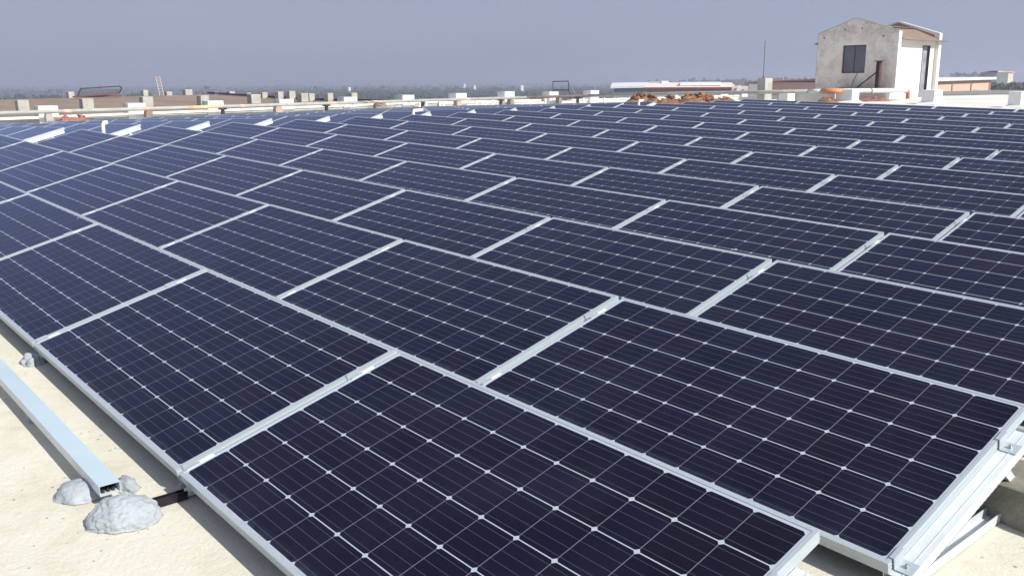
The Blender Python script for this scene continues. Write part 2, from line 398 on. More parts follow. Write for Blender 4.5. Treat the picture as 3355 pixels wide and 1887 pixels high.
tag(mb.build('building_walls', M['creamwall']), kind='structure')

# ------------------------------------------------------------------ solar panels
def panel_proto():
    t = empty('solar_panel')
    mb = MB(); fh = .040; lip = .0125
    for (x0, x1, y0, y1) in ((0, L, 0, lip), (0, L, W-lip, W), (0, lip, lip, W-lip), (L-lip, L, lip, W-lip)):
        mb.box2((x0, y0, -.0075), (x1, y1, 0))
    wl = .0025
    for (x0, x1, y0, y1) in ((0, L, .0008, wl), (0, L, W-wl, W-.0008), (.0008, wl, wl, W-wl), (L-wl, L-.0008, wl, W-wl)):
        mb.box2((x0, y0, -fh), (x1, y1, -.0075))
    for z in (-.015, -.026):                                  # ribs along the outer faces
        mb.box2((-.0012, 0, z-.0015), (.0008, W, z+.0015)); mb.box2((L-.0008, 0, z-.0015), (L+.0012, W, z+.0015))
    for (x0, x1, y0, y1) in ((0, L, 0, .028), (0, L, W-.028, W)):
        mb.box2((x0+.003, y0+.003, -fh), (x1-.003, y1-.003, -fh+.002))
    fr = mb.build('frame', M['alu'], t)
    mb = MB(); mb.box2((lip, lip, -.0065), (L-lip, W-lip, -.002)); gl = mb.build('glass', M['cells'], t)
    mb = MB(); mb.box2((L/2-.06, W-.16, -.028), (L/2+.06, W-.06, -.0066)); jb = mb.build('junction_box', M['black'], t)
    reg(t, fr, gl, jb); return t
def mount_proto(kind, far=False):
    """kind: mid (between two panels), end (beside the last one)"""
    t = empty('panel_mount')
    ct, st = math.cos(TH), math.sin(TH)
    MT = Matrix(((1, 0, 0), (0, ct, -st), (0, st, ct)))
    def T(x, s, z): return MT @ Vector((x, s, z))
    w2, hh, tk = (.037, .044 if not (far and kind == 'end') else .052, .003)
    ch = []
    ov = {'mid': .0, 'end': .0}[kind]
    mb = MB()                                                 # inverted channel under the frames
    s0, s1 = .002, (.885*W if not (far and kind == 'end') else .955*W)
    for (xa, xb, za, zb) in ((-w2, w2, -.0405-tk, -.0405), (-w2, -w2+tk, -.0405-hh, -.0405-tk), (w2-tk, w2, -.0405-hh, -.0405-tk), (-w2, -w2+.014, -.0405-hh, -.0405-hh+tk), (w2-.014, w2, -.0405-hh, -.0405-hh+tk)):
        mb.box(T((xa+xb)/2, (s0+s1)/2, (za+zb)/2), (xb-xa, s1-s0, zb-za), MT)
    if not far:
        for xa in (-w2*.45, w2*.45): mb.box(T(xa, (s0+s1)/2, -.0395), (.003, s1-s0, .002), MT)
    ch.append(mb.build('top_rail', M['rail'], t))
    zb_ = -H0+.014
    mb = MB(); ye = W*ct
    mb.box((0, ye/2+.12, zb_), (.05, ye+.22, .004)); mb.box((-.024, ye/2+.12, zb_+.017), (.003, ye+.22, .030)); mb.box((.024, ye/2+.12, zb_+.017), (.003, ye+.22, .030))
    ch.append(mb.build('base_rail', M['rail'], t))
    mb = MB(); a = T(0, .72*W, -.09); mb.bar(a, (0, ye+.0, zb_+.01), .03, .035, up=Vector((1, 0, 0)))
    ch.append(mb.build('rear_leg', M['rail'], t))
    for s in ((.052, .766) if not far else ()):
        mb = MB(); g2 = GAP/2; ln = .055; tk2 = .003
        if kind == 'mid':
            prof = [(-g2-.009, -g2+.001, .0012, .0042), (-g2+.001, -g2+.004, -.036, .0042), (-g2+.004, g2-.004, -.036, -.033), (g2-.004, g2-.001, -.036, .0042), (g2-.001, g2+.011, .0012, .0042)]
        else:
            prof = [(-g2-.010, -g2+.003, .0012, .0042), (-g2+.003, -g2+.006, -.036, .0042), (-g2+.006, w2+.002, -.0394, -.0355)]
        for xa, xb, za, zb in prof:
            mb.box(T((xa+xb)/2, s, (za+zb)/2), (xb-xa, ln, zb-za), MT)
        c_ = mb.build('clamp', M['alu'], t)
        mb = MB(); bx = 0 if kind == 'mid' else .012; bz = -.033 if kind == 'mid' else -.0355
        mb.tube([T(bx, s, bz), T(bx, s, bz+.007)], .0075, 6); mb.tube([T(bx, s, bz+.007), T(bx, s, bz+.012)], .004, 8)
        b_ = mb.build('bolt', M['bolt'], c_); reg(c_, b_); ch.append(c_)
        if kind == 'mid':
            mb = MB(); mb.box(T(g2+.004, s+.052, .0022), (.013, .06, .003), MT); ch.append(mb.build('label_pad', M['pad'], t))
    reg(t, *ch); return t

ORD = ['nearest', 'second', 'third', 'fourth', 'fifth', 'sixth', 'seventh', 'eighth', 'ninth', 'tenth', 'eleventh', 'twelfth', 'thirteenth', 'fourteenth', 'fifteenth', 'sixteenth', 'farthest']
NTH = ['first', 'second', 'third', 'fourth', 'fifth', 'sixth', 'seventh', 'eighth', 'last']
def frame_at(u0, u1, v, zf):
    z0, z1 = zf(u0, v), zf(u1, v)
    X = Vector((u1-u0, 0, z1-z0)).normalized(); Y = Vector((0, math.cos(TH), math.sin(TH)))
    Z = X.cross(Y).normalized(); Y = Z.cross(X)
    Mx = Matrix((X, Y, Z)).transposed().to_4x4(); Mx.translation = Vector((u0, v, z0)); return Mx
PP = panel_proto(); MM = mount_proto('mid'); ME = mount_proto('end'); MF = mount_proto('mid', True); MEF = mount_proto('end', True)
used = {}
def inst(proto):
    if proto.name not in used:
        used[proto.name] = 1; return proto
    return tree_copy(proto)
def roll(): return (random.uniform(-.0025, .0025), random.uniform(-.002, .002), random.uniform(-.0022, .0022))
for r in range(17):
    a = row_a(r); v = r*ROWP
    for kk in range(-1, 7):
        u0 = a-(kk+1)*PITCH+GAP/2; u1 = a-kk*PITCH-GAP/2
        o = inst(PP); jx, jy, jz = roll()
        o.matrix_world = frame_at(u0, u1, v, zpan) @ Matrix.Translation((0, jy, jz))
        if r < 2: lab = 'dark solar panel of the %s row, %s counted from the row\'s right-hand end' % (ORD[r], NTH[kk+1])
        else: lab = 'dark solar panel, %s from the left end of the %s row before the walkway' % (NTH[6-kk], ORD[r])
        tag(o, lab, 'solar panel', 'solar panels in the near block of rows')
    for kk in range(-1, 8):
        u = a-kk*PITCH
        end = kk == -1; lend = kk == 7
        if lend: u -= GAP/2-.030
        if end: u += 0
        pr = (ME if end else MM) if r < 9 and not lend else (MF if not end else MEF)
        o = inst(pr)
        sl = (zpan(u+.5, v)-zpan(u-.5, v))
        o.matrix_world = Matrix.Translation((u, v, zpan(u, v)-.0008)) @ Matrix.Rotation(-sl, 4, 'Y')
        if end: lab = 'pale metal mount under the right-hand end of the %s row of panels' % ORD[r]
        elif lend: lab = 'pale metal mount under the left end of the %s row before the walkway' % ORD[r]
        elif r < 2: lab = 'pale metal mount in the %s row, under its %s gap from the right' % (ORD[r], NTH[kk])
        else: lab = 'pale metal mount in the %s near-block row, under its %s gap from the left' % (ORD[r], NTH[6-kk])
        tag(o, lab, 'panel mount', 'panel mounts in the near block')
UB = -17.34
for r in range(15):
    v = r*ROWP
    for kk in range(6):
        u1 = UB-kk*PITCH-GAP/2; u0 = UB-(kk+1)*PITCH+GAP/2
        o = inst(PP); jx, jy, jz = roll()
        o.matrix_world = frame_at(u0, u1, v, zpan) @ Matrix.Translation((0, jy, jz))
        tag(o, 'dark solar panel beyond the walkway, %s from the walkway in the %s row' % (NTH[kk], ORD[r] if r < 14 else 'farthest'), 'solar panel', 'solar panels in the far block of rows')
    for kk in range(7):
        u = UB-kk*PITCH+(.012 if kk == 0 else 0)
        o = inst(MEF if kk == 0 else MF); sl = zpan(u+.3, v)-zpan(u-.3, v)
        o.matrix_world = Matrix.Translation((u, v, zpan(u, v)-.0008)) @ Matrix.Rotation(-sl, 4, 'Y')
        tag(o, ('white metal mount beside the walkway at the end of the far block\'s %s row' % ORD[r]) if kk == 0 else
            ('white metal mount in the far block\'s %s row, %s behind the walkway mount' % (ORD[r] if r < 14 else 'farthest', NTH[kk-1])), 'panel mount', 'panel mounts in the far block')

# ------------------------------------------------------------------ lumps, blocks and the cable tray near us
def lump(name, c, rx, ry, rz, seed, m_, sub=4, rough=.18, flat=True, ridge=1.0, rot=0):
    bm = bmesh.new(); bmesh.ops.create_icosphere(bm, subdivisions=sub, radius=1)
    rnd = random.Random(seed); from mathutils import noise as mn
    off = Vector((rnd.uniform(0, 50), rnd.uniform(0, 50), 0))
    for v in bm.verts:
        d = v.co.copy()
        n_ = mn.fractal(d*1.6+off, .9, 2.1, 5)*rough + mn.fractal(d*5+off, .9, 2.1, 3)*rough*.30*ridge*(.25+.75*(d.x < .1))
        v.co = Vector((d.x*rx, d.y*ry, d.z*rz))*(1+n_)
        if flat and v.co.z < 0: v.co.z *= .12; v.co.x *= 1.06; v.co.y *= 1.06
    me = bpy.data.meshes.new(name); bm.to_mesh(me); bm.free(); me.materials.append(m_)
    for p in me.polygons: p.use_smooth = True
    o = link(name, me); o.location = c; o.rotation_euler = (0, 0, rot); return o
zr = zroof
tag(lump('mortar_mound', (-2.475, -.20, zr(-2.5, -.2)), .118, .098, .080, 3, M['mortar'], 6, .13, rot=R(60)), 'large grey mortar mound in front of the open tray end', 'mortar mound')
tag(lump('mortar_mound', (-2.765, -.265, zr(-2.8, -.28)),   .09, .075, .052, 9, M['mortar'], 5, .10, rot=R(20)), 'smooth half-shaded mortar mound at the left side of the tray', 'mortar mound')
tag(lump('mortar_mound', (-2.72, -.115, zr(-2.7, -.1)), .075, .04, .03, 12, M['mortar'], 4, .35), 'small crumbly mortar patch on the far side of the tray', 'mortar mound')
tag(lump('mortar_mound', (-4.48, -.005, zr(-4.5, 0)), .075, .055, .045, 15, M['mortar'], 4, .35), 'dark mortar lump under the second gap of the nearest row', 'mortar mound')
rr = random.Random(4)
mb = MB()
for i in range(70):
    cx_, cy_ = random.choice(((-2.5, -.22), (-2.8, -.29), (-2.4, -.16), (-3.4, -.05), (-2.2, -.5)))
    x = cx_+rr.gauss(0, .16); y = cy_+rr.gauss(0, .13); s = rr.uniform(.001, .004)
    mb.box((x, y, zr(x, y)+s*.3), (s*2, s*1.4, s), Matrix.Rotation(rr.uniform(0, 3), 3, 'Z'))
tag(mb.build('mortar_crumbs', M['mortar']), 'scattered grey mortar crumbs on the roof around the mounds', 'crumbs', kind='stuff')

t = empty('cable_tray', (-2.6, -.205, zr(-2.6, -.2)+.085))
tag(t, 'long pale blue metal cable tray with an open end beside the mortar mounds', 'cable tray')
mb = MB(); LEN = 5.2; slp = (zpan(-7.8, -.2)-zpan(-2.6, -.2))
def tr(x, y, z): return (-x, y, z+slp*x/LEN-.0*x)
def pl(a, b, mbx):                      # box along the tray with its slope
    (x0, y0, z0), (x1, y1, z1) = a, b
    P = [tr(x, y, z) for x in (x0, x1) for y in (y0, y1) for z in (z0, z1)]
    bi = len(mbx.v); mbx.v += P
    for f in ((0, 1, 3, 2), (4, 6, 7, 5), (0, 4, 5, 1), (2, 3, 7, 6), (0, 2, 6, 4), (1, 5, 7, 3)): mbx.f.append(tuple(bi+i for i in f)); mbx.m.append(0)
pl((0, -.0365, -.0015), (LEN, .0365, 0), mb); mb.build('lid', M['tray'], t)
mb = MB(); pl((.001, -.035, -.038), (LEN, -.0335, -.0016), mb); pl((.001, .0335, -.038), (LEN, .035, -.0016), mb); pl((.001, -.035, -.0395), (LEN, .035, -.038), mb)
mb.build('channel', M['rail'], t)
mb = MB()
for yy in (-.018, .0, .017): pl((.02, yy-.005, -.036), (LEN-.1, yy+.005, -.026), mb)
mb.build('cables', M['black'], t)
mb = MB()
for x in (.10, 1.0, 2.1, 3.2, 4.3): pl((x, -.03, -.085), (x+.04, .03, -.0396), mb)
mb.build('support_feet', M['mortar'], t)
mb = MB(); zb0 = zr(-2.49, -.05)
for dx, hz in ((-.013, .017), (.013, .017)): mb.box2((-2.487+dx-.0015, -.19, zb0+.004), (-2.487+dx+.0015, .02, zb0+.034))
mb.box2((-2.5015, -.19, zb0+.004), (-2.4725, .02, zb0+.007)); mb.box2((-2.4885, -.19, zb0+.007), (-2.4855, .02, zb0+.030))
tag(mb.build('steel_channel', M['steel']), 'short dark steel channel running from the mortar mound under the panels', 'steel channel')

def rough_block(name, c, d, seed, m_, rz=0, cut=5, amp=.012):
    from mathutils import noise as mn
    bm = bmesh.new(); bmesh.ops.create_cube(bm, size=1); bmesh.ops.bevel(bm, geom=bm.edges[:], offset=.025, segments=1, affect='EDGES')
    bmesh.ops.subdivide_edges(bm, edges=bm.edges[:], cuts=7, use_grid_fill=True)
    for v in bm.verts:
        q = Vector((v.co.x*d[0], v.co.y*d[1], v.co.z*d[2]))
        n_ = mn.fractal(q*9+Vector((seed, 0, 0)), .8, 2.2, 5); n2_ = mn.fractal(q*30+Vector((seed, 5, 0)), .8, 2.2, 3)
        v.co = q+v.normal*(n_*amp+n2_*amp*.3) if v.normal.length else q
    me = bpy.data.meshes.new(name); bm.to_mesh(me); bm.free(); me.materials.append(m_)
    for p in me.polygons: p.use_smooth = True
    o = link(name, me); o.location = c; o.rotation_euler = (0, 0, rz); return o
tag(rough_block('concrete_block', (-.38, 2.20, zr(-.4, 2.2)+.065), (.42, .27, .15), 3, M['concrete'], -.06), 'rough concrete block behind the second row\'s right-hand mount', 'concrete block')
tag(rough_block('concrete_block', (-.50, .93, zr(-.5, .9)+.03), (.2, .16, .09), 8, M['concrete'], .1), 'low concrete block behind the nearest row\'s right-hand mount', 'concrete block')

# vent pipes in the walkway
for (x, y0, y1, xe, ye, U, lab) in ((336, 431, 403, 352, 401, -16.75, 'white vent pipe by the fourth row, its elbow pointing right'),
                                  (1354, 376, 363, 1385, 361, -16.75, 'white vent pipe behind the ninth row, with a long outlet'),
                                  (2093, 349, 331, 2107, 330, -16.75, 'short white vent pipe with a pink base near the rubble heap')):
    b = on_u(x, y1, U); e = on_u(xe, ye, U); zb = zr(b.x, b.y)
    b.z = min(b.z, b.z); t = empty('vent_pipe', (b.x, b.y, zb)); tag(t, lab, 'vent pipe', 'white vent pipes in the walkway')
    h = b.z-zb; dv = Vector((0, (e.y-b.y), e.z-b.z))
    mb = MB(); mb.tube([(0, 0, 0), (0, 0, h-.02), (0, .012, h), tuple(dv+Vector((0, .0, h)))], .032, 12); mb.build('pipe', M['pvc'], t, smooth=True)
    mb = MB(); mb.tube([(0, 0, 0), (0, 0, .10), (0, 0, .14)], [.075, .06, .034], 12); mb.build('socket', M['pvc'], t)

# ------------------------------------------------------------------ kerbs, posts and pipe along the roof edge
t = empty('parapet_kerb', (-31.5, 3, zr(-31.5, 3))); tag(t, 'low grey-green kerb with white coping along the left roof edge', 'kerb')
def kz(v): return .327+.0118*v                                # top of the coping
mb = MB(); mc = MB()
vlist = [-10+i*2.8 for i in range(12)]+[22.3]
for a_, b_ in zip(vlist[:-1], vlist[1:]):
    for (m2, x0, x1, z0, z1) in ((mb, -.14, .08, None, -.07), (mc, -.17, .12, -.07, 0)):
        P = []
        for x in (x0, x1):
            for v in (a_, b_):
                for q in (0, 1):
                    z = (kz(v)+z1) if q else (zr(-31.5, v)-.05 if z0 is None else kz(v)+z0)
                    P.append((x, v-3, z-zr(-31.5, 3)))
        bi = len(m2.v); m2.v += P
        for f in ((0, 1, 3, 2), (4, 6, 7, 5), (0, 4, 5, 1), (2, 3, 7, 6)): m2.f.append(tuple(bi+i for i in f)); m2.m.append(0)
mb.build('wall', M['kerbface'], t); mc.build('coping', M['white'], t)
t = empty('parapet_kerb', (-31.5, 22.4, zr(-31.5, 22.4))); tag(t, 'pale low kerb behind the white standpipes on the roof edge', 'kerb')
mb = MB(); mc = MB()
mb.box2((-.30, .1, -.2), (-.05, 21.6, .40)); mb.build('wall', M['kerbgrey'], t)
mc.box2((-.34, .1, .401), (-.01, 6.0, .50)); mc.box2((-.34, 8.0, .401), (-.01, 21.6, .46)); mc.build('coping', M['white'], t)
t = empty('parapet_kerb', (-10, 44, zr(-10, 44))); tag(t, 'long shade-grey kerb along the far edge of the white roof', 'kerb')
mb = MB()
for i in range(22):
    u0, u1 = -31.5+i*2, -29.5+i*2
    P = [(x+10, y, z-zr(-10, 44)) for x in (u0, u1) for (y, z) in ((0, zr(x, 44)-.05), (0, zr(x, 44)+.21), (.25, zr(x, 44)+.21), (.25, zr(x, 44)-.05))]
    bi = len(mb.v); mb.v += P
    for f in ((0, 1, 5, 4), (1, 2, 6, 5), (2, 3, 7, 6)): mb.f.append(tuple(bi+q for q in f)); mb.m.append(0)
mb.build('wall', M['kerbgrey'], t)  # grey colour takes in the shade on this kerb's front face

def post(x0, xm, x1, ytop, U, lab, corner_u=None, wy=.6, wx=.5, V=None, ztop=None, skirt=True, grp='white posts along the roof edges', m_='white', v0=None):
    pass
PD = [(125, 178, 349), (414, 473, 340), (676, 733, 332), (918, 967, 327), (1131, 1179, 319.6), (1320, 1362, 313), (1496, 1538, 307), (1665, 1708, 301), (1803, 1839, 302), (1924, 1971, 298)]
PL = ['white post nearest the left edge, behind the red bricks', 'white post left of the orange-marked pipe length', 'white post with a dark bracket on its right',
      'white post beside a pink capped pipe support', 'white post with a stub post rising behind it', 'white post with a thin stay wire slanting across it',
      'white post beside the arched pink pipe support', 'white post where the pipe turns dark brown', 'small white post below the empty sign frame', 'white corner post where the pipe turns']
for i, ((x0, x1, yt), lab) in enumerate(zip(PD, PL)):
    tp = on_u(x1, yt, -31.32); vv = 6.95+i*2.765; z0 = zr(-31.6, vv)-.05
    t = empty('roof_post', (-31.62, vv, z0)); tag(t, lab, 'post', 'white posts along the left roof edge')
    zt = tp.z-z0
    mb = MB(); mb.box2((-.27, -.29, 0), (.29, .29, zt)); mb.build('post_body', M['white'], t, bevel=.012)
    mb = MB(); mb.box2((-.275, -.295, zt+.002), (.295, .295, zt+.014)); mb.build('post_cap', M['white'], t)
RL = [(-11.49, 30.8, .40, .62, .52, 'white roof post at the right edge of the roof'), (-14.46, 31.1, .45, .62, .50, 'white roof post standing in front of the hut door'), (-17.56, 30.95, .68, .5, .50, 'white roof post under the orange pipe coupling')]
for (u, v, wx, wy, h, lab) in RL:
    z0 = zr(u, v)-.05
    t = empty('roof_post', (u, v, z0)); tag(t, lab, 'post', 'white posts along the far roof edge')
    mb = MB(); mb.box2((-wx/2, 0, 0), (wx/2, wy, h+.05)); mb.build('post_body', M['white'], t, bevel=.012)
    mb = MB(); hh = .10
    P0 = [(-wx/2-.14, -.14, .052), (wx/2+.14, -.14, .052), (wx/2+.14, wy+.14, .052), (-wx/2-.14, wy+.14, .052)]
    P1 = [(-wx/2-.004, -.004, .052+hh), (wx/2+.004, -.004, .052+hh), (wx/2+.004, wy+.004, .052+hh), (-wx/2-.004, wy+.004, .052+hh)]
    for q in range(4): mb.quad([P0[q], P0[(q+1) % 4], P1[(q+1) % 4], P1[q]])
    mb.build('skirt', M['white'], t)
o = MB().box2((-20.32, 30.9, zr(-20.1, 31)-.02), (-19.91, 31.4, .86)).build('roof_post', M['white'], bevel=.01)
tag(o, 'small plain white post between the tall pillar and the hut', 'post')
# tall pillar with the rod
t = empty('tall_pillar', (-21.05, 30.9, zr(-21, 31))); tag(t, 'tall grey concrete pillar carrying a thin rusty rod', 'pillar')
mb = MB(); zt = 1.46-zr(-21, 31); mb.box2((-.29, 0, -.1), (.08, .50, zt)); mb.build('shaft', M['stubc'], t, bevel=.01)
mb = MB(); mb.tube([(-.11, .12, zt-.02), (-.12, .12, zt+1.45)], .012, 8); mb.tube([(-.11, .12, zt), (-.11, .12, zt+.07)], [.05, .02], 8); mb.build('rod', M['rust'], t)
tag(MB().box2((-20.85, 31.6, zr(-21, 31)-.02), (-18.3, 31.9, .86)).build('low_wall', M['kerbgrey']), 'low grey wall between the tall pillar and the hut', 'wall')

# the long pipe
t = empty('long_pipe', (-31, 5, .5)); tag(t, 'long grey pipe running round the roof edge on supports to an elbow by the hut', 'pipe')
t0 = Vector((-31, 5, .5))
def pz(v): return .515+.0058*v
def seg(name, pts, rad, m_, n=14):
    mb = MB(); mb.tube([Vector(p)-t0 for p in pts], rad, n); return mb.build(name, m_, t, smooth=True)
def A(v): return (-31, v, pz(v))
seg('pipe_length', [A(-4), A(27.0)], .062, M['pipegrey'])
seg('brown_length', [A(27.02), A(30.4), (-30.9, 30.62, pz(30.6)), (-30.6, 30.7, pz(30.6)+.003)], .063, M['pipebrown'])
seg('shaded_length', [(-30.58, 30.7, .70), (-25.4, 30.7, .83), (-21.2, 30.7, .91), (-18.9, 30.7, .955)], .075, M['pipeshade'])
seg('shaded_length', [(-18.88, 30.7, .955), (-18.35, 30.7, .962)], .085, M['pipeteal'])
seg('orange_coupling', [(-18.33, 30.7, .962), (-17.95, 30.7, .966), (-17.78, 30.78, .968), (-17.72, 30.98, .968), (-17.72, 31.15, .968)], .10, M['orange'])
seg('thick_length', [(-17.72, 31.16, .968), (-18.3, 37.0, .92), (-18.32, 37.25, .90)], .098, M['pipeteal'])
seg('elbow', [(-18.32, 37.26, .90), (-18.33, 37.45, .87), (-18.33, 37.52, .78), (-18.33, 37.52, .52)], .098, M['red'])
for v in (7.4, 9.9, 13.3, 17.0, 18.9, 23.6): seg('pink_joint', [A(v-.14), A(v+.14)], .0635, M['palepink'])
seg('orange_joint', [A(11.3), A(12.5)], .0628, M['ochre'])
seg('band', [(-17.95, 33.55, .948), (-17.95, 33.61, .948)], .103, M['black'])
SUP = [(476, 498, 361, 'browncap'), (148, 172, 372, 'stubc'), (901, 924, 343, 'pink'), (1230, 1265, 337, 'browncap'), (1495, 1512, 329, 'pink'), (1670, 1683, 324, 'browncap'), (1829, 1839, 326, 'browncap')]
SL = ['brown capped pipe support right of the second white post', 'grey concrete pipe support right of the leftmost white post', 'pink capped pipe support left of a white post', 'low brown pipe support at the start of the white standpipes',
      'arched pink pipe support beside a white post', 'rusty brown pipe support where the pipe darkens', 'narrow brown pipe support below the sign frame']
for (x0, x1, yt, mm), lab in zip(SUP, SL):
    a_, b_ = on_u(x0, yt, -30.95), on_u(x1, yt, -30.95); vm = (a_.y+b_.y)/2; wv = (b_.y-a_.y)
    t2 = empty('pipe_support', (-31, vm, zr(-31, vm))); tag(t2, lab, 'pipe support', 'concrete pipe supports')
    h = pz(vm)-.055-zr(-31, vm)
    mb = MB(); mb.prism([(-wv/2, -.03), (wv/2, -.03), (wv/2, h*.86), (wv*.36, h), (-wv*.36, h), (-wv/2, h*.86)], -.14, .10, 'x'); mb.build('support_body', M[mm], t2)
for x, lab in ((730, 'black iron pipe bracket right of the third white post'), (1071, 'black iron pipe bracket between the fourth and fifth white posts'), (1387, 'black iron pipe bracket right of the stay-wired post'), (1643, 'black iron pipe bracket left of the post where the pipe darkens'), (1895, 'black iron pipe bracket below the sign frame brace')):
    q = on_u(x, 340, -30.95); vm = q.y; zz = zr(-31, vm)
    t2 = empty('pipe_bracket', (-31, vm, zz)); tag(t2, lab, 'pipe bracket', 'black iron pipe brackets'); h = pz(vm)-.065-zz
    mb = MB(); mb.box2((-.05, -.05, 0), (.05, .05, h-.05)); mb.build('stem', M['black'], t2)
    mb = MB(); mb.box2((-.08, -.13, h-.05), (.08, .13, h)); mb.build('saddle', M['black'], t2)
for i, (x, yt) in enumerate(((1374, 332), (1396, 331), (1441, 330), (1453, 329.5), (1561, 327), (1579, 330), (1615, 325), (1729, 322), (1787, 321), (1912, 319), (1980, 318))):
    q = on_u(x, yt+3, -30.2); zz = zr(q.x, q.y)
    nm = ['squat', 'slim', 'taller', 'leaning', 'plain', 'low', 'tall', 'short', 'stout', 'capped', 'last'][i]
    t2 = empty('standpipe', (q.x, q.y, zz))
    tag(t2, 'white plastic standpipe on the roof edge, %s' % ['just right of the sixth white post', 'right of the black bracket', 'first of a close pair', 'second of a close pair', 'right of the arched pink support', 'low one between two others', 'left of the dark bracket', 'where the pipe turns brown', 'left of the small post below the sign frame', 'left of the corner post', 'right of the corner post'][i], 'standpipe', 'white standpipes along the roof edge')
    h = max(.15, q.z-zz); mb = MB(); mb.tube([(0, 0, 0), (0, 0, h-.1)], .042, 12); mb.build('tube', M['pvc'], t2, smooth=True)
    mb = MB(); mb.tube([(0, 0, h-.1), (0, 0, h-.02), (0, 0, h)], [.058, .058, .035], 12); mb.build('cap', M['pvc'], t2)
# cables on the pipe and stay wires
def cable(name, pts, rad, m_, lab, cat):
    o = MB().tube([Vector(p) for p in pts], rad, 6).build(name, m_, smooth=True); tag(o, lab, cat); return o
P = [on_u(1175, 331, -30.9), on_u(1205, 330, -30.85), on_u(1232, 336, -30.8), on_u(1255, 343, -30.8)]
cable('black_cable', P, .014, M['black'], 'black cable looped over the pipe near the fifth white post', 'cable')
P = [on_u(1133, 357, -30.9), on_u(1160, 341, -30.9)]
cable('stay_wire', P, .010, M['black'], 'thin dark wire slanting past the fifth white post', 'wire')
P = [on_u(1300, 334, -31), on_u(1314, 325, -31.1)]; cable('stay_wire', P, .010, M['black'], 'short wire tail above the pipe left of the sixth white post', 'wire')
P = [on_u(1337, 334, -30.9), on_u(1355, 351, -30.7)]; cable('stay_wire', P, .012, M['rust'], 'thin stay wire across the face of the sixth white post', 'wire')

# heaps
def heap(name, items, m_, lab, cat):
    from mathutils import noise as mn
    bm = bmesh.new(); rnd = random.Random(len(items)*13+5)
    for (c, s, h, n_) in items:
        for _ in range(n_):
            a_ = rnd.uniform(0, 6.28); q = rnd.random()**.7
            x, y = c[0]+math.cos(a_)*s[0]*q, c[1]+math.sin(a_)*s[1]*q
            z = zr(x, y)+h*(1-q*q)*rnd.uniform(.55, 1.)
            sz = rnd.uniform(.10, .30)*min(1, h*1.6)
            Mx = Matrix.Translation((x, y, z-.03)) @ Matrix.Rotation(rnd.uniform(0, 6.28), 4, 'Z') @ Matrix.Rotation(rnd.uniform(-.9, .9), 4, 'X') @ Matrix.Diagonal((sz*rnd.uniform(.6, 1.6), sz*rnd.uniform(.5, 1), sz*rnd.uniform(.2, .6), 1))
            r_ = bmesh.ops.create_icosphere(bm, subdivisions=1, radius=.6, matrix=Mx)
            for v in r_['verts']: v.co += mn.noise_vector(v.co*9)*sz*.22
        # solid core
        r_ = bmesh.ops.create_icosphere(bm, subdivisions=3, radius=1, matrix=Matrix.Translation((c[0], c[1], zr(*c)-.05)) @ Matrix.Diagonal((s[0], s[1], h*.85, 1)))
        for v in r_['verts']: v.co += mn.noise_vector(v.co*2.7)*.12*min(1, h*2)
    me = bpy.data.meshes.new(name); bm.to_mesh(me); bm.free(); me.materials.append(m_); o = link(name, me); tag(o, lab, cat); return o
it = []
for xc, hpx, n_ in ((2098, 31, 70), (2125, 25, 60), (2160, 13, 40), (2195, 25, 60), (2238, 17, 50), (2268, 32, 80), (2300, 30, 80), (2330, 25, 70)):
    d = ray(xc, 334); tt = 33/math.hypot(d.x, d.y); q = CAM+d*tt; top = at(xc, 334-hpx, 33).z; it.append(((q.x, q.y), (.62, .75), top-zr(q.x, q.y), n_))
heap('rubble_heap', it, M['rubble'], 'long heap of red-brown rubble behind the last panel rows', 'rubble heap')
q = at(2372, 330, 33.4); heap('rubble_heap', [((q.x, q.y), (.5, .5), at(2372, 312, 33.4).z-zr(q.x, q.y), 50)], M['rubble'], 'small rubble heap at the right tip of the long heap', 'rubble heap')
q = at(2712, 330, 36.5); heap('rubble_heap', [((q.x, q.y), (.42, .4), at(2712, 313, 36.5).z-zr(q.x, q.y), 60)], M['rubble'], 'rubble heap between the hut and the orange coupling', 'rubble heap')
q = at(2858, 325, 38.5); heap('rubble_heap', [((q.x, q.y), (.8, .5), .22, 60)], M['brick'], 'scatter of reddish debris under the thick pipe', 'rubble heap')
it = []
for x in (207, 224, 243, 262, 276): q = on_u(x, 392, -29.85); it.append(((q.x, q.y), (.3, .24), max(.2, on_u(x, 373 if 215 < x < 275 else 378, -29.85).z-zr(q.x, q.y)), 26))
heap('brick_pile', it, M['brick'], 'pile of pinkish broken bricks by the leftmost white post', 'brick pile')
o = MB().bar((-17.3, 34.8, .66), (-18.0, 36.0, .78), .16, .05).build('plank', M['white']); tag(o, 'white plank leaning on the debris under the thick pipe', 'plank')

# ------------------------------------------------------------------ the hut
HV0, HV1 = 38.06, 42.1; HX0, HX1 = -23.08, -19.24; HZ = .42
hut = empty('hut', (HX1, HV0, HZ)); tag(hut, 'whitewashed hut with stained gable wall and brown sheet roof', 'hut')
O = Vector((HX1, HV0, HZ)); EZ, AZ = 3.43, 4.04; AX = -21.25
def gable(v0, v1, mbx, hole=None):
    poly = [(HX0, HZ-.1), (HX1, HZ-.1), (HX1, EZ), (AX+.22, AZ-.05), (AX, AZ), (AX-.22, AZ-.05), (HX0, EZ)]
    mbx.prism([(a-O.x, b-O.z) for a, b in poly], v0-O.y, v1-O.y, 'y')
WX0, WX1, WZ0, WZ1 = -21.80, -20.68, 1.66, 2.88
mb = MB()
def pan(x0, x1, z0, z1): mb.box2((x0-O.x, 0, z0-O.z), (x1-O.x, .22, z1-O.z))
pan(HX0, WX0, HZ-.1, EZ-.001); pan(WX1, HX1, HZ-.1, EZ-.001); pan(WX0, WX1, HZ-.1, WZ0); pan(WX0, WX1, WZ1, EZ-.001)
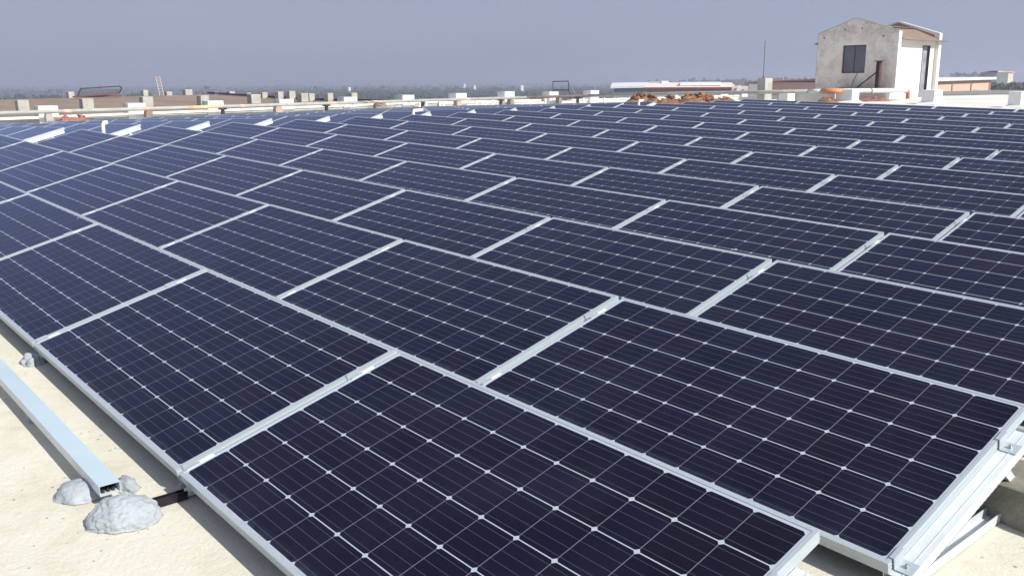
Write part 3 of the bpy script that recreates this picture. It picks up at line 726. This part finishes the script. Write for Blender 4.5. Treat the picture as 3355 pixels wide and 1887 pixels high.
mb.prism([(a-O.x, b-O.z) for a, b in [(HX0, EZ), (HX1, EZ), (AX+.25, AZ-.055), (AX+.08, AZ-.005), (AX-.08, AZ-.005), (AX-.25, AZ-.06)]], 0, .22, 'y')
mb.build('gable_wall', M['lime'], hut)
mb = MB()
for a_, b_ in (((HX0-.02, EZ), (AX-.25, AZ-.06)), ((AX-.25, AZ-.06), (AX-.08, AZ-.005)), ((AX-.08, AZ-.005), (AX+.08, AZ-.005)), ((AX+.08, AZ-.005), (AX+.25, AZ-.055)), ((AX+.25, AZ-.055), (HX1+.01, EZ))):
    mb.bar((a_[0]-O.x, .11, a_[1]-O.z+.006), (b_[0]-O.x, .11, b_[1]-O.z+.006), .235, .014)
mb.box2((HX0-O.x-.012, .0, -.1), (HX0-O.x-.001, .2, EZ-O.z)); mb.build('gable_edge', M['edge'], hut)
mb = MB(); gable(HV1-.2, HV1, mb); mb.build('rear_gable', M['whiteflat'], hut)
mb = MB(); mb.prism([(a-O.x, b-O.z) for a, b in [(HX0+.05, 2.9), (HX1-.22, 2.9), (HX1-.22, 3.36), (AX, AZ-.05), (HX0+.05, 3.36)]], HV1-.21-O.y, HV1-.2025-O.y, 'y'); mb.build('rear_gable_shade', M['gable_shade'], hut)  # thin brown sheet paints the shade on the gable's inner face
DY0, DY1, DZ1 = 40.68, 41.42, 2.86                                # side wall with the doorway
mb = MB()
def side(y0, y1, z0, z1, x0=-.38, x1=-.15): mb.box2((x0, y0-O.y, z0-O.z), (x1-.004, y1-O.y, z1-O.z))
side(HV0+.221, DY0, HZ-.1, 3.1); side(DY1, HV1-.201, HZ-.1, 3.1); side(DY0, DY1, DZ1, 3.1); mb.build('side_wall', M['whiteflat'], hut)
mb = MB(); mb.box2((HX0-O.x, .221, -.1), (HX0-O.x+.2, HV1-.201-O.y, 3.1-O.z)); mb.build('side_wall', M['lime'], hut)
mb = MB(); mb.box2((.0, .0, -.1), (.035, .24, EZ-O.z-.02)); mb.build('corner_pilaster', M['whiteflat'], hut)
mb = MB(); mb.box2((.0, HV1-.24-O.y, -.1), (.035, HV1-O.y, EZ-O.z-.02)); mb.build('corner_pilaster', M['whiteflat'], hut)
mb = MB(); mb.box2((-.30, DY0+.03-O.y, 0), (-.26, DY1-.03-O.y, DZ1-.02-O.z)); d = mb.build('door', M['door'], hut)
mb = MB(); mb.box2((-.26, DY0+.12-O.y, 1.1), (-.24, DY0+.15-O.y, 1.25)); mb.build('handle', M['black'], d)
mb = MB(); mb.box2((-.32, DY0-O.y, 0), (-.142, DY0+.03-O.y, DZ1-O.z)); mb.box2((-.32, DY1-.03-O.y, 0), (-.142, DY1-O.y, DZ1-O.z)); mb.box2((-.32, DY0+.03-O.y, DZ1-.02-O.z), (-.142, DY1-.03-O.y, DZ1-O.z)); mb.build('door_frame', M['frame_dk'], hut)
wn_ = MB(); 
for x0, x1, z0, z1 in ((WX0, WX0+.04, WZ0, WZ1), (WX1-.04, WX1, WZ0, WZ1), (WX0+.04, WX1-.04, WZ0, WZ0+.05), (WX0+.04, WX1-.04, WZ1-.05, WZ1), (-21.255, -21.225, WZ0+.05, WZ1-.05)):
    wn_.box2((x0-O.x, .055, z0-O.z), (x1-O.x, .11, z1-O.z))
wf = wn_.build('window', M['frame_dk'], hut)
for x0, x1 in ((WX0+.04, -21.255), (-21.225, WX1-.04)):
    MB().box2((x0-O.x, .075, WZ0+.05-O.z), (x1-O.x, .095, WZ1-.05-O.z)).build('shutter', M['shutter'], wf)
mb = MB(); rz0, rz1 = 3.80, 3.0
def rs(x0, z0, x1, z1, y0, y1, m2, n=26):                       # corrugated sheet
    for i in range(n):
        ya, yb = y0+(y1-y0)*i/n, y0+(y1-y0)*(i+1)/n; h = .018 if i % 2 else 0; h2 = 0 if i % 2 else .018
        m2.quad([(x0-O.x, ya-O.y, z0-O.z+h), (x1-O.x, ya-O.y, z1-O.z+h), (x1-O.x, yb-O.y, z1-O.z+h2), (x0-O.x, yb-O.y, z0-O.z+h2)])
        m2.quad([(x0-O.x, ya-O.y, z0-O.z+h-.012), (x1-O.x, ya-O.y, z1-O.z+h-.012), (x1-O.x, yb-O.y, z1-O.z+h2-.012), (x0-O.x, yb-O.y, z0-O.z+h2-.012)])
rs(AX+.9, 3.62, -19.0, 3.04, HV0+.23, HV1-.22, mb); rs(-19.22, 3.10, -19.0, 3.043, HV1-.22, HV1+.16, mb, 4)
rs(AX, 3.80, AX+.95, 3.66, HV0+.225, HV1-.24, mb); rs(AX, 3.80, -23.45, 2.98, HV0+.23, HV1-.22, mb)
mb.build('roof', M['sheet'], hut)
for x, z in ((-22.78, 3.23), (-21.76, 3.57), (-20.95, 3.58), (-19.92, 3.22)):
    mb = MB(); mb.prism([(x-.05-O.x, z+.035-O.z), (x+.05-O.x, z+.04-O.z), (x+.02-O.x, z-.05-O.z)], -.006, .01, 'y'); mb.build('putlog_hole', M['black'], hut)
mb = MB(); mb.tube([(-21.0-O.x, -.02, 1.66-O.z), (-21.12-O.x, -.05, 1.4-O.z), (-21.2-O.x, -.1, 1.05-O.z)], .012, 6); mb.build('wall_cable', M['black'], hut)
# plinth and bracket in front of the gable
o = MB().box2((-21.95, 37.45, .42), (-19.33, 38.0, .97)).build('plinth', M['pink']); tag(o, 'mauve-grey masonry plinth along the foot of the hut\'s gable', 'plinth')  # darker colour carries the shade at the foot of the gable
t = empty('iron_bracket', (-19.85, 37.75, .975)); tag(t, 'rusty iron column with a flanged top and a slanting brace', 'iron bracket')
mb = MB(); mb.box2((-.16, -.12, 0), (.18, .12, .035)); mb.build('base_plate', M['black'], t)
mb = MB(); mb.box2((-.085, -.09, .036), (-.065, .09, 1.17)); mb.box2((.065, -.09, .036), (.085, .09, 1.17)); mb.box2((-.065, -.01, .036), (.065, .01, 1.17)); mb.build('column', M['rust'], t)
mb = MB(); mb.box2((-.19, -.13, 1.171), (.19, .13, 1.20)); mb.build('top_flange', M['black'], t)
mb = MB(); mb.bar((-.08, 0, .72), (-.98, .0, .03), .05, .06, up=Vector((0, 1, 0))); mb.build('brace', M['rust'], t)
o = MB().box2((-21.55, 37.5, .972), (-20.62, 37.9, 1.02)).build('iron_plate', M['rust']); tag(o, 'rusty iron plate lying on the plinth', 'iron plate')
o = MB().box2((-19.32, 37.5, .45), (-19.12, 37.9, .88)).build('pipe_support', M['whiteflat'], bevel=.01); tag(o, 'pale block under the thick pipe near its elbow', 'pipe support')

# white gear beyond the rubble: frames and tanks on the roof edge
for (x0, x1, yt, yb, dist, lab) in ((2209, 2222, 312.5, 322, 35, 'small white block showing behind the rubble heap'), (2361, 2386, 309.5, 323, 37, 'white block behind the small rubble heap'), (2430, 2450, 308, 318, 38, 'white block left of the tall pillar')):
    a_, b_ = at(x0, yt, dist), at(x1, yt, dist); c_ = at((x0+x1)/2, yb, dist); wd = (b_-a_).length
    o = MB().box2((-wd*.5, -.18, 0), (wd*.5, .18, a_.z-c_.z)).build('white_block', M['white']); o.location = c_; o.rotation_euler = (0, 0, math.atan2((b_-a_).y, (b_-a_).x)); tag(o, lab, 'block')

# ------------------------------------------------------------------ neighbouring brown roof with stub posts
mb = MB()
def zn(u, v): 
    b_ = .29 + .0109*(v-8) if u > -43 else .29+.0109*(v-8)+(-43-u)*.0195
    return b_ if u > -56 else .29+.0109*(v-8)+13*.0195-(-56-u)*.03
ul = [-34.2, -38, -43, -49, -56, -64]; vl = [-30, -10, 0, 8, 14, 19, 22.6]
for i in range(len(ul)-1):
    for j in range(len(vl)-1):
        q = [(ul[i], vl[j]), (ul[i], vl[j+1]), (ul[i+1], vl[j+1]), (ul[i+1], vl[j])]
        mb.quad([(a_, b_, zn(a_, b_)) for a_, b_ in q])
for i in range(len(ul)-1):
    mb.quad([(ul[i], 22.6, zn(ul[i], 22.6)), (ul[i+1], 22.6, zn(ul[i+1], 22.6)), (ul[i+1], 22.6, GZ), (ul[i], 22.6, GZ)])
for j in range(len(vl)-1):
    mb.quad([(-34.2, vl[j], zn(-34.2, vl[j])), (-34.2, vl[j+1], zn(-34.2, vl[j+1])), (-34.2, vl[j+1], GZ), (-34.2, vl[j], GZ)])
tag(mb.build('brown_roof', M['brownroof'], fix=True), kind='structure')
NEAR = [(57, 94, 329), (269, 306, 324), (467, 501, 318), (657, 685, 314), (823, 854, 310), (987, 1010, 306)]
pos_ = ['leftmost', 'second', 'third', 'fourth', 'fifth', 'sixth']
for i, (x0, x1, yt) in enumerate(NEAR):
    a_, b_ = on_u(x0, yt, -41.5), on_u(x1, yt, -41.5); z0 = zn(-42, a_.y); wd = b_.y-a_.y
    o = MB().box2((-.50, 0, 0), (0, wd, a_.z-z0)).build('concrete_stub', M['stubc'], bevel=.015); o.location = (-41.5, a_.y, z0)
    tag(o, 'grey concrete stub, %s in the front line on the brown roof' % pos_[i], 'concrete stub', 'front line of concrete stubs on the brown roof')
BACK = [(224, 243, 302), (469, 485, 296), (546, 564, 301), (607, 630, 294), (702, 717, 303), (752, 770, 300), (809, 824, 305)]
bl = ['beside the mesh grille', 'just left of the ladder', 'just right of the ladder', 'taller, second right of the ladder', 'low, third right of the ladder', 'low, fourth right of the ladder', 'low, at the right end of the ridge']
for i, (x0, x1, yt) in enumerate(BACK):
    a_, b_ = on_u(x0, yt, -55.6), on_u(x1, yt, -55.6); z0 = zn(-55.9, a_.y)-.03; wd = b_.y-a_.y
    o = MB().box2((-.5, 0, 0), (0, wd, a_.z-z0)).build('concrete_stub', M['stubc'], bevel=.015); o.location = (-55.6, a_.y, z0)
    tag(o, 'concrete stub on the brown roof\'s ridge, %s' % bl[i], 'concrete stub', 'concrete stubs on the ridge of the brown roof')
SIDE = [(859, 877, 303), (911, 929, 301), (948, 968, 299), (1013, 1031, 307), (1074, 1092, 306), (1152, 1171, 305)]
sl_ = ['farthest', 'second farthest', 'tallest', 'fourth farthest', 'fifth farthest', 'nearest, above a white post']
bp_ = []
for i, (x0, x1, yt) in enumerate(SIDE):
    xm = (x0+x1)/2; a_ = on_v(xm, yt, 22.3); z0 = zn(a_.x, 22.3)-.03; wd = on_u(x1, yt, a_.x).y-on_u(x0, yt, a_.x).y
    o = MB().box2((-.42, -wd/2, 0), (0, wd/2, a_.z-z0)).build('concrete_stub', M['stubc'], bevel=.015); o.location = (a_.x, 22.3, z0); bp_.append(a_.x)
    tag(o, 'concrete stub on the brown roof\'s right-hand edge, %s' % sl_[i], 'concrete stub', 'concrete stubs along the right-hand edge of the brown roof')
mb = MB()
for a_, b_ in zip([-56]+bp_[:-1]+[bp_[-1]], bp_+[-34.4]):
    if b_-a_ > .8: mb.bar((a_+.12, 22.42, zn(a_, 22.4)+.10), (b_-.55, 22.42, zn(b_, 22.4)+.10), .08, .10)
tag(mb.build('dark_rail', M['black']), 'dark rail strung between the stubs on the brown roof\'s edge', 'rail')
# mesh grille and ladder
t = empty('mesh_grille', on_u(244, 318, -54)); tag(t, 'black mesh grille propped up on the brown roof', 'grille')
pA, pB, pC, pD, pE = [on_u(*q, -54)-t.location for q in ((254, 316), (265, 291), (392, 283), (399, 291), (389, 307))]
mb = MB()
for a_, b_ in ((pA, pB), (pB, pC), (pC, pD), (pD, pE)): mb.tube([a_, b_], .035, 6)
mb.build('frame', M['black'], t)
mb = MB()
for i in range(1, 14):
    f2 = i/14; mb.tube([pA.lerp(pE, f2), (pB.lerp(pD, f2))], .006, 4)
for i in range(1, 5):
    f2 = i/5; mb.tube([pA.lerp(pB, f2), pE.lerp(pD, f2)], .006, 4)
mb.build('mesh', M['black'], t)
q0, q1 = on_u(243, 318, -54)-t.location, on_u(398, 315, -54)-t.location
mb = MB(); mb.bar(q0, pE, .08, .08); mb.bar(q0+Vector((-.3, 0, -.01)), q1, .08, .08); mb.build('base_frame', M['maroon'], t)
t = empty('ladder', on_u(529, 313, -54)); tag(t, 'pale wooden ladder leaning upwards on the brown roof', 'ladder')
La, Lb, Lc, Ld = [on_u(*q, -54)-t.location for q in ((523, 314), (509, 251), (537, 314), (522, 251))]
mb = MB(); mb.bar(La, Lb, .035, .05, up=Vector((1, 0, 0))); mb.build('rail', M['ladder'], t)
mb = MB(); mb.bar(Lc, Ld, .035, .05, up=Vector((1, 0, 0))); mb.build('rail', M['ladder'], t)
for i in range(7):
    f2 = .07+i*.145; MB().tube([La.lerp(Lb, f2), Lc.lerp(Ld, f2)], .016, 6).build('rung', M['ladder'], t)

# sign frame
t = empty('sign_frame', on_v(1838, 330, 38)); tag(t, 'empty dark tubular frame on thin legs beyond the roof edge', 'frame'); T0 = t.location
Q = lambda x, y, v=38: on_v(x, y, v)-T0
mb = MB()
for a_, b_ in ((Q(1811, 268), Q(1863, 267)), (Q(1812, 296), Q(1862, 296))): mb.tube([a_, b_], .03, 6)
mb.build('crossbars', M['black'], t)
mb = MB()
for a_, b_ in ((Q(1811.5, 268), Q(1812.5, 330)), (Q(1863, 267), Q(1863, 300)), (Q(1863, 296), Q(1871, 335))): mb.tube([a_, b_], .022, 6)
mb.build('legs', M['black'], t)
mb = MB(); mb.tube([Q(1863, 267), Q(1888, 318, 39.5)], .025, 6); mb.build('brace', M['pipeteal'], t)

# ------------------------------------------------------------------ buildings beyond
def bldg(name, x0, x1, yt, yb, dist, wallm, lab, depth=20, roofm=None, ov=.4, face_az=None, roofh=0., zbot=None, vx=None, bands=0, bandm=None, xs=None, cat='building'):
    """a long building whose front runs between two measured corners"""
    if isinstance(dist, tuple): A_, B_ = at(x0, yt if not isinstance(yt, tuple) else yt[0], dist[0]), at(x1, yt if not isinstance(yt, tuple) else yt[1], dist[1])
    else: A_, B_ = at(x0, yt if not isinstance(yt, tuple) else yt[0], dist), at(x1, yt if not isinstance(yt, tuple) else yt[1], dist)
    zt = (A_.z, B_.z); dv = (B_-A_); dv.z = 0; ln = dv.length; ang = math.atan2(dv.y, dv.x)
    t = empty(name, (A_.x, A_.y, GZ)); t.rotation_euler = (0, 0, ang); tag(t, lab, cat)
    h0, h1 = zt[0]-GZ, zt[1]-GZ
    mb = MB(); mb.v += [(0, 0, 0), (ln, 0, 0), (ln, depth, 0), (0, depth, 0), (0, 0, h0), (ln, 0, h1), (ln, depth, h1), (0, depth, h0)]
    mb.f += [(3, 2, 1, 0), (4, 5, 6, 7), (0, 1, 5, 4), (1, 2, 6, 5), (2, 3, 7, 6), (3, 0, 4, 7)]; mb.m += [0]*6
    mb.build('walls', wallm, t)
    if roofm:
        mb = MB(); r0, r1 = .05, .05
        n = 8
        for i in range(n):
            a, b = -ov+(ln+2*ov)*i/n, -ov+(ln+2*ov)*(i+1)/n
            ha, hb = h0+(h1-h0)*a/ln, h0+(h1-h0)*b/ln
            mb.quad([(a, -ov, ha+.04), (b, -ov, hb+.04), (b, depth/2, hb+.04+roofh), (a, depth/2, ha+.04+roofh)])
            mb.quad([(a, -ov, ha+.34), (b, -ov, hb+.34), (b, depth/2, hb+.34+roofh), (a, depth/2, ha+.34+roofh)])
            mb.quad([(a, -ov, ha+.04), (b, -ov, hb+.04), (b, -ov, hb+.34), (a, -ov, ha+.34)])
            mb.quad([(a, depth+ov, ha+.04), (b, depth+ov, hb+.04), (b, depth/2, hb+.34+roofh), (a, depth/2, ha+.34+roofh)])
        mb.build('roof', roofm, t)
    return t, ln, h0, h1
UL = -48.; dl_ = math.hypot(*(on_u(3050, 269, UL)-CAM).xy); dr_ = math.hypot(*(on_u(3245, 262.5, UL)-CAM).xy)
t, ln, h0, h1 = bldg('long_building', 3050, 3245, (269, 262.5), 0, (dl_, dr_), M['pinkwall'], 'salmon-walled building with a pale sloping roof right of the hut', 25, M['roofmetal'], .5, roofh=.06)
for f2 in (.09, .34, .66, .99): MB().box2((ln*f2-.14, -.10, 0), (ln*f2+.14, -.004, h0-.25)).build('pier', M['pinkdk'], t)
MB().box2((ln*.72, -.08, 0), (ln*.79, -.004, h0-.9)).build('downpipe_panel', M['greywall'], t)
MB().box2((0, -.06, 0), (ln, -.003, h0-2.9)).build('lower_band', M['pinkdk'], t)
t, ln, h0, h1 = bldg('long_building', 2500, 2690, (271, 267), 0, (150, 150), M['pinkdk'], 'shade-dulled red shed wall between the tall pillar and the hut', 25, M['pinkdk'], .3, roofh=.0)
for i in range(7): MB().box2((ln*(.12+.12*i), -.2, h0+.35), (ln*(.12+.12*i)+.35, .1, h0+.62)).build('vent_cap', M['browncap'], t)
t, ln, h0, h1 = bldg('red_fascia_building', 2119, 2405, (295, 295), 0, (125, 125), M['greywall'], 'long grey building with a dark red fascia and faded pink roof', 30, M['roofpink'], .3, roofh=.55)
MB().box2((-.4, -.45, h0+.02), (ln+.2, -.32, h0+.30)).build('fascia', M['fascia'], t)
MB().box2((ln*.38, 3, h0+.5), (ln*.86, 12, h0+.95)).build('roof_strip', M['roofmetal'], t)
t, ln, h0, h1 = bldg('blue_shed', 2012, 2119, (291, 289), 0, (160, 160), M['bluewall'], 'blue-grey clad shed with a pale roof left of the red fascia', 25, M['roofmetal'], .6, roofh=.6)
for i in range(9): MB().box2((ln*i/9, -.12, 0), (ln*i/9+.18, -.004, h0-.5)).build('rib', M['greywall'], t)
t, ln, h0, h1 = bldg('stair_tower', 2126, 2168, (267.5, 267.5), 0, (138, 138), M['greywall'], 'small stair tower with a bright white side above the red fascia', 4, None)
MB().box2((ln-.01, -.3, h0-1.3), (ln+1.02, 3, h0+.05)).build('white_side', M['whiteflat'], t)
MB().tube([(.05, .3, h0), (.05, .3, h0+.55)], .05, 6).build('finial', M['greywall'], t)
t, ln, h0, h1 = bldg('grey_tank_room', 2454, 2484, (277.5, 277.5), 0, (90, 90), M['greywall'], 'pale grey tank room just left of the tall pillar', 3, None)
t, ln, h0, h1 = bldg('white_outbuilding', 2398, 2452, (283, 284), 0, (115, 115), M['roofpink'], 'low white outbuilding between the red fascia and the tank room', 6, None)
MB().box2((ln*.62, -.15, h0-.9), (ln*.75, -.01, h0-.4)).build('red_panel', M['fascia'], t)
MB().prism([(ln*.15, h0-1.3), (ln*.35, h0-1.3), (ln*.55, h0+.1), (ln*.40, h0+.1)], -.5, -.2, 'y').build('white_chute', M['whiteflat'], t)
t, ln, h0, h1 = bldg('far_factory', 3213, 3266, (238, 237), 0, (330, 300), M['greywall'], 'shade-grey side of the distant flat-roofed block among trees at the right', 3, None)  # grey wall colour paints the shaded side of the block
t2, ln2, h02, h12 = bldg('far_factory', 3266, 3321, (237, 240), 0, (300, 322), M['creamwall'], 'cream front of the distant flat-roofed block at the right', 3, M['pinkwall'], .3)
for x, y, dist, s, lab in ((1553, 279, 900, 2.6, 'tiny far white building left of the sign frame'), (1707, 278, 850, 3.4, 'tiny bright white building right of the far woods'), (2449, 266, 520, 2.6, 'small far white tank left of the tall pillar'), (1143, 284, 700, 2, 'tiny white house above the fifth white post'), (1520, 274, 1200, 3.5, 'faintest tiny white building on the plain'), (2558, 258, 700, 3, 'tiny pale house above the shade-dulled red shed')):
    q = at(x, y, dist); h = q.z-GZ
    o = MB().box2((-s/2, -s/2, 0), (s/2, s/2, h*.95)).build('far_house', M['whiteflat']); o.location = (q.x, q.y, GZ); tag(o, lab, 'far house')
t = empty('lattice_mast', at(2326, 262, 900)); t.location.z = GZ; tag(t, 'thin lattice mast on the far skyline', 'mast')
hm = at(2326, 221, 900).z-GZ
mb = MB()
for dx, dy in ((-1, -1), (1, -1), (1, 1), (-1, 1)): mb.tube([(dx*.8, dy*.8, 0), (dx*.15, dy*.15, hm)], .07, 4)
for i in range(14):
    z = hm*i/14; s = .8-.65*i/14; mb.bar((-s, -s, z), (s, s, z+hm/14), .06, .06); mb.bar((s, -s, z), (-s, s, z+hm/14), .06, .06)
mb.build('lattice', M['greywall'], t)

# ------------------------------------------------------------------ vegetation
def crowns(name, spots, m_, seed, leaf=1.0, per=46):
    """many small leaf clusters spread through each crown's volume"""
    rnd = random.Random(seed); V = []; F = []
    for (x, y, z, r, h) in spots:
        sub = [(x+rnd.gauss(0, r*.35), y+rnd.gauss(0, r*.35), z+h*rnd.uniform(.45, .85), r*rnd.uniform(.35, .6)) for _ in range(5)]
        for _ in range(per):
            cx_, cy_, cz_, cr = rnd.choice(sub)
            d = Vector((rnd.gauss(0, 1), rnd.gauss(0, 1), rnd.gauss(0, .8))).normalized()*cr*rnd.uniform(.6, 1.05)
            c_ = Vector((cx_, cy_, cz_))+d; s = leaf*r*rnd.uniform(.10, .22)
            a1 = Vector((rnd.gauss(0, 1), rnd.gauss(0, 1), rnd.gauss(0, 1))).normalized(); a2 = a1.orthogonal().normalized(); a3 = a1.cross(a2)
            b = len(V)
            V += [tuple(c_+a1*s), tuple(c_-a1*s*.6+a2*s), tuple(c_-a1*s*.6-a2*s*.5+a3*s*.8), tuple(c_-a1*s*.6-a2*s*.5-a3*s*.8)]
            F += [(b, b+1, b+2), (b, b+2, b+3), (b, b+3, b+1), (b+1, b+3, b+2)]
        # trunk
        b = len(V); tr_ = r*.07
        V += [(x-tr_, y-tr_, GZ), (x+tr_, y-tr_, GZ), (x, y+tr_, GZ), (x, y, z+h*.6)]
        F += [(b, b+1, b+3), (b+1, b+2, b+3), (b+2, b, b+3)]
    me = bpy.data.meshes.new(name); me.from_pydata(V, [], F); me.materials.append(m_); me.update(); return link(name, me)
rnd = random.Random(21)
sp_ = []
for i in range(2600):                                             # dense dark woods in the middle distance
    x = rnd.uniform(760, 2075); dist = 420+rnd.random()**1.1*560
    lim = 640 if x > 1000 else 640+(1000-x)*1.2
    if dist < lim-220: continue
    q = at(x, 300, dist); r = rnd.uniform(3.0, 6.5); sp_.append((q.x, q.y, GZ-.5, r, rnd.uniform(5.5, 8.0)*(1 if rnd.random() > .03 else 1.3)))
o = crowns('woods', sp_, M['wood'], 1, .95, 84); tag(o, 'dark green woods beyond the roof in the middle distance', 'woods', kind='stuff')
sp_ = []
for i in range(3000):
    x = rnd.uniform(-200, 3560); dist = 900+rnd.random()**1.4*3600
    q = at(x, 300, dist); r = rnd.uniform(7, 15); sp_.append((q.x, q.y, GZ-3, r, rnd.uniform(4, 8)))
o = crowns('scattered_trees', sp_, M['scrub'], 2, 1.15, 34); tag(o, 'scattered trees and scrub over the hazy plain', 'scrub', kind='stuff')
sp_ = []
for (x, yt) in ((70, 303), (88, 300), (124, 310), (150, 306), (176, 305), (200, 308), (12, 312), (445, 306), (462, 303), (505, 304), (524, 297), (548, 306), (640, 306), (700, 304), (330, 308), (272, 308), (770, 302), (830, 300), (880, 297), (920, 299), (595, 307)):
    dist = rnd.uniform(430, 520); q = at(x, yt, dist); h = (q.z-GZ)
    for j in range(4): sp_.append((q.x+rnd.gauss(0, 2.2), q.y+rnd.gauss(0, 2.2), GZ+.4, 3.6, h*rnd.uniform(.78, .96)))
o = crowns('tree_clumps', sp_, M['wood'], 3, 1.5, 80); tag(o, 'dark tree clumps beyond the brown roof', 'trees', kind='stuff')
sp_ = []
for i in range(420):
    x = rnd.uniform(3190, 3560); dist = rnd.uniform(180, 285)
    yl = 262 if x < 3265 else (257 if x > 3330 else 262); q = at(x, yl+(285-dist)/105*22+rnd.random()*5, dist); r = rnd.uniform(2.6, 4.6); sp_.append((q.x, q.y, GZ, r, max(5, (q.z-GZ)*.99)))
o = crowns('tree_belt', sp_, M['wood'], 4, 1.2, 110); tag(o, 'dark tree belt behind the far kerb at the right', 'trees', kind='stuff')
sp_ = []
for i in range(330):
    x = rnd.uniform(2080, 3260); dist = rnd.uniform(650, 1100)
    yt_ = 274-(x-2080)/400*16 if x < 2480 else 258-(x-2480)/600*12
    q = at(x, yt_+rnd.random()*7, dist); r = rnd.uniform(6, 12); sp_.append((q.x, q.y, GZ-1, r, max(5, (q.z-GZ)*.90)))
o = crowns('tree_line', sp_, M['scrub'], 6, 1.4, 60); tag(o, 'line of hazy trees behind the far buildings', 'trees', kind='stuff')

# ------------------------------------------------------------------ haze
mb = MB(); mb.box2((-9300, -9300, GZ-1), (9300, 9300, 26))
hz = bpy.data.materials.new('haze_air'); hz.use_nodes = True; t_ = hz.node_tree; t_.nodes.clear()
ho = t_.nodes.new('ShaderNodeOutputMaterial'); pv = t_.nodes.new('ShaderNodeVolumePrincipled')
pv.inputs['Color'].default_value = (.68, .74, .92, 1); pv.inputs['Density'].default_value = .0010; pv.inputs['Anisotropy'].default_value = .35
t_.links.new(pv.outputs[0], ho.inputs['Volume'])
o = mb.build('haze', hz); tag(o, kind='stuff')
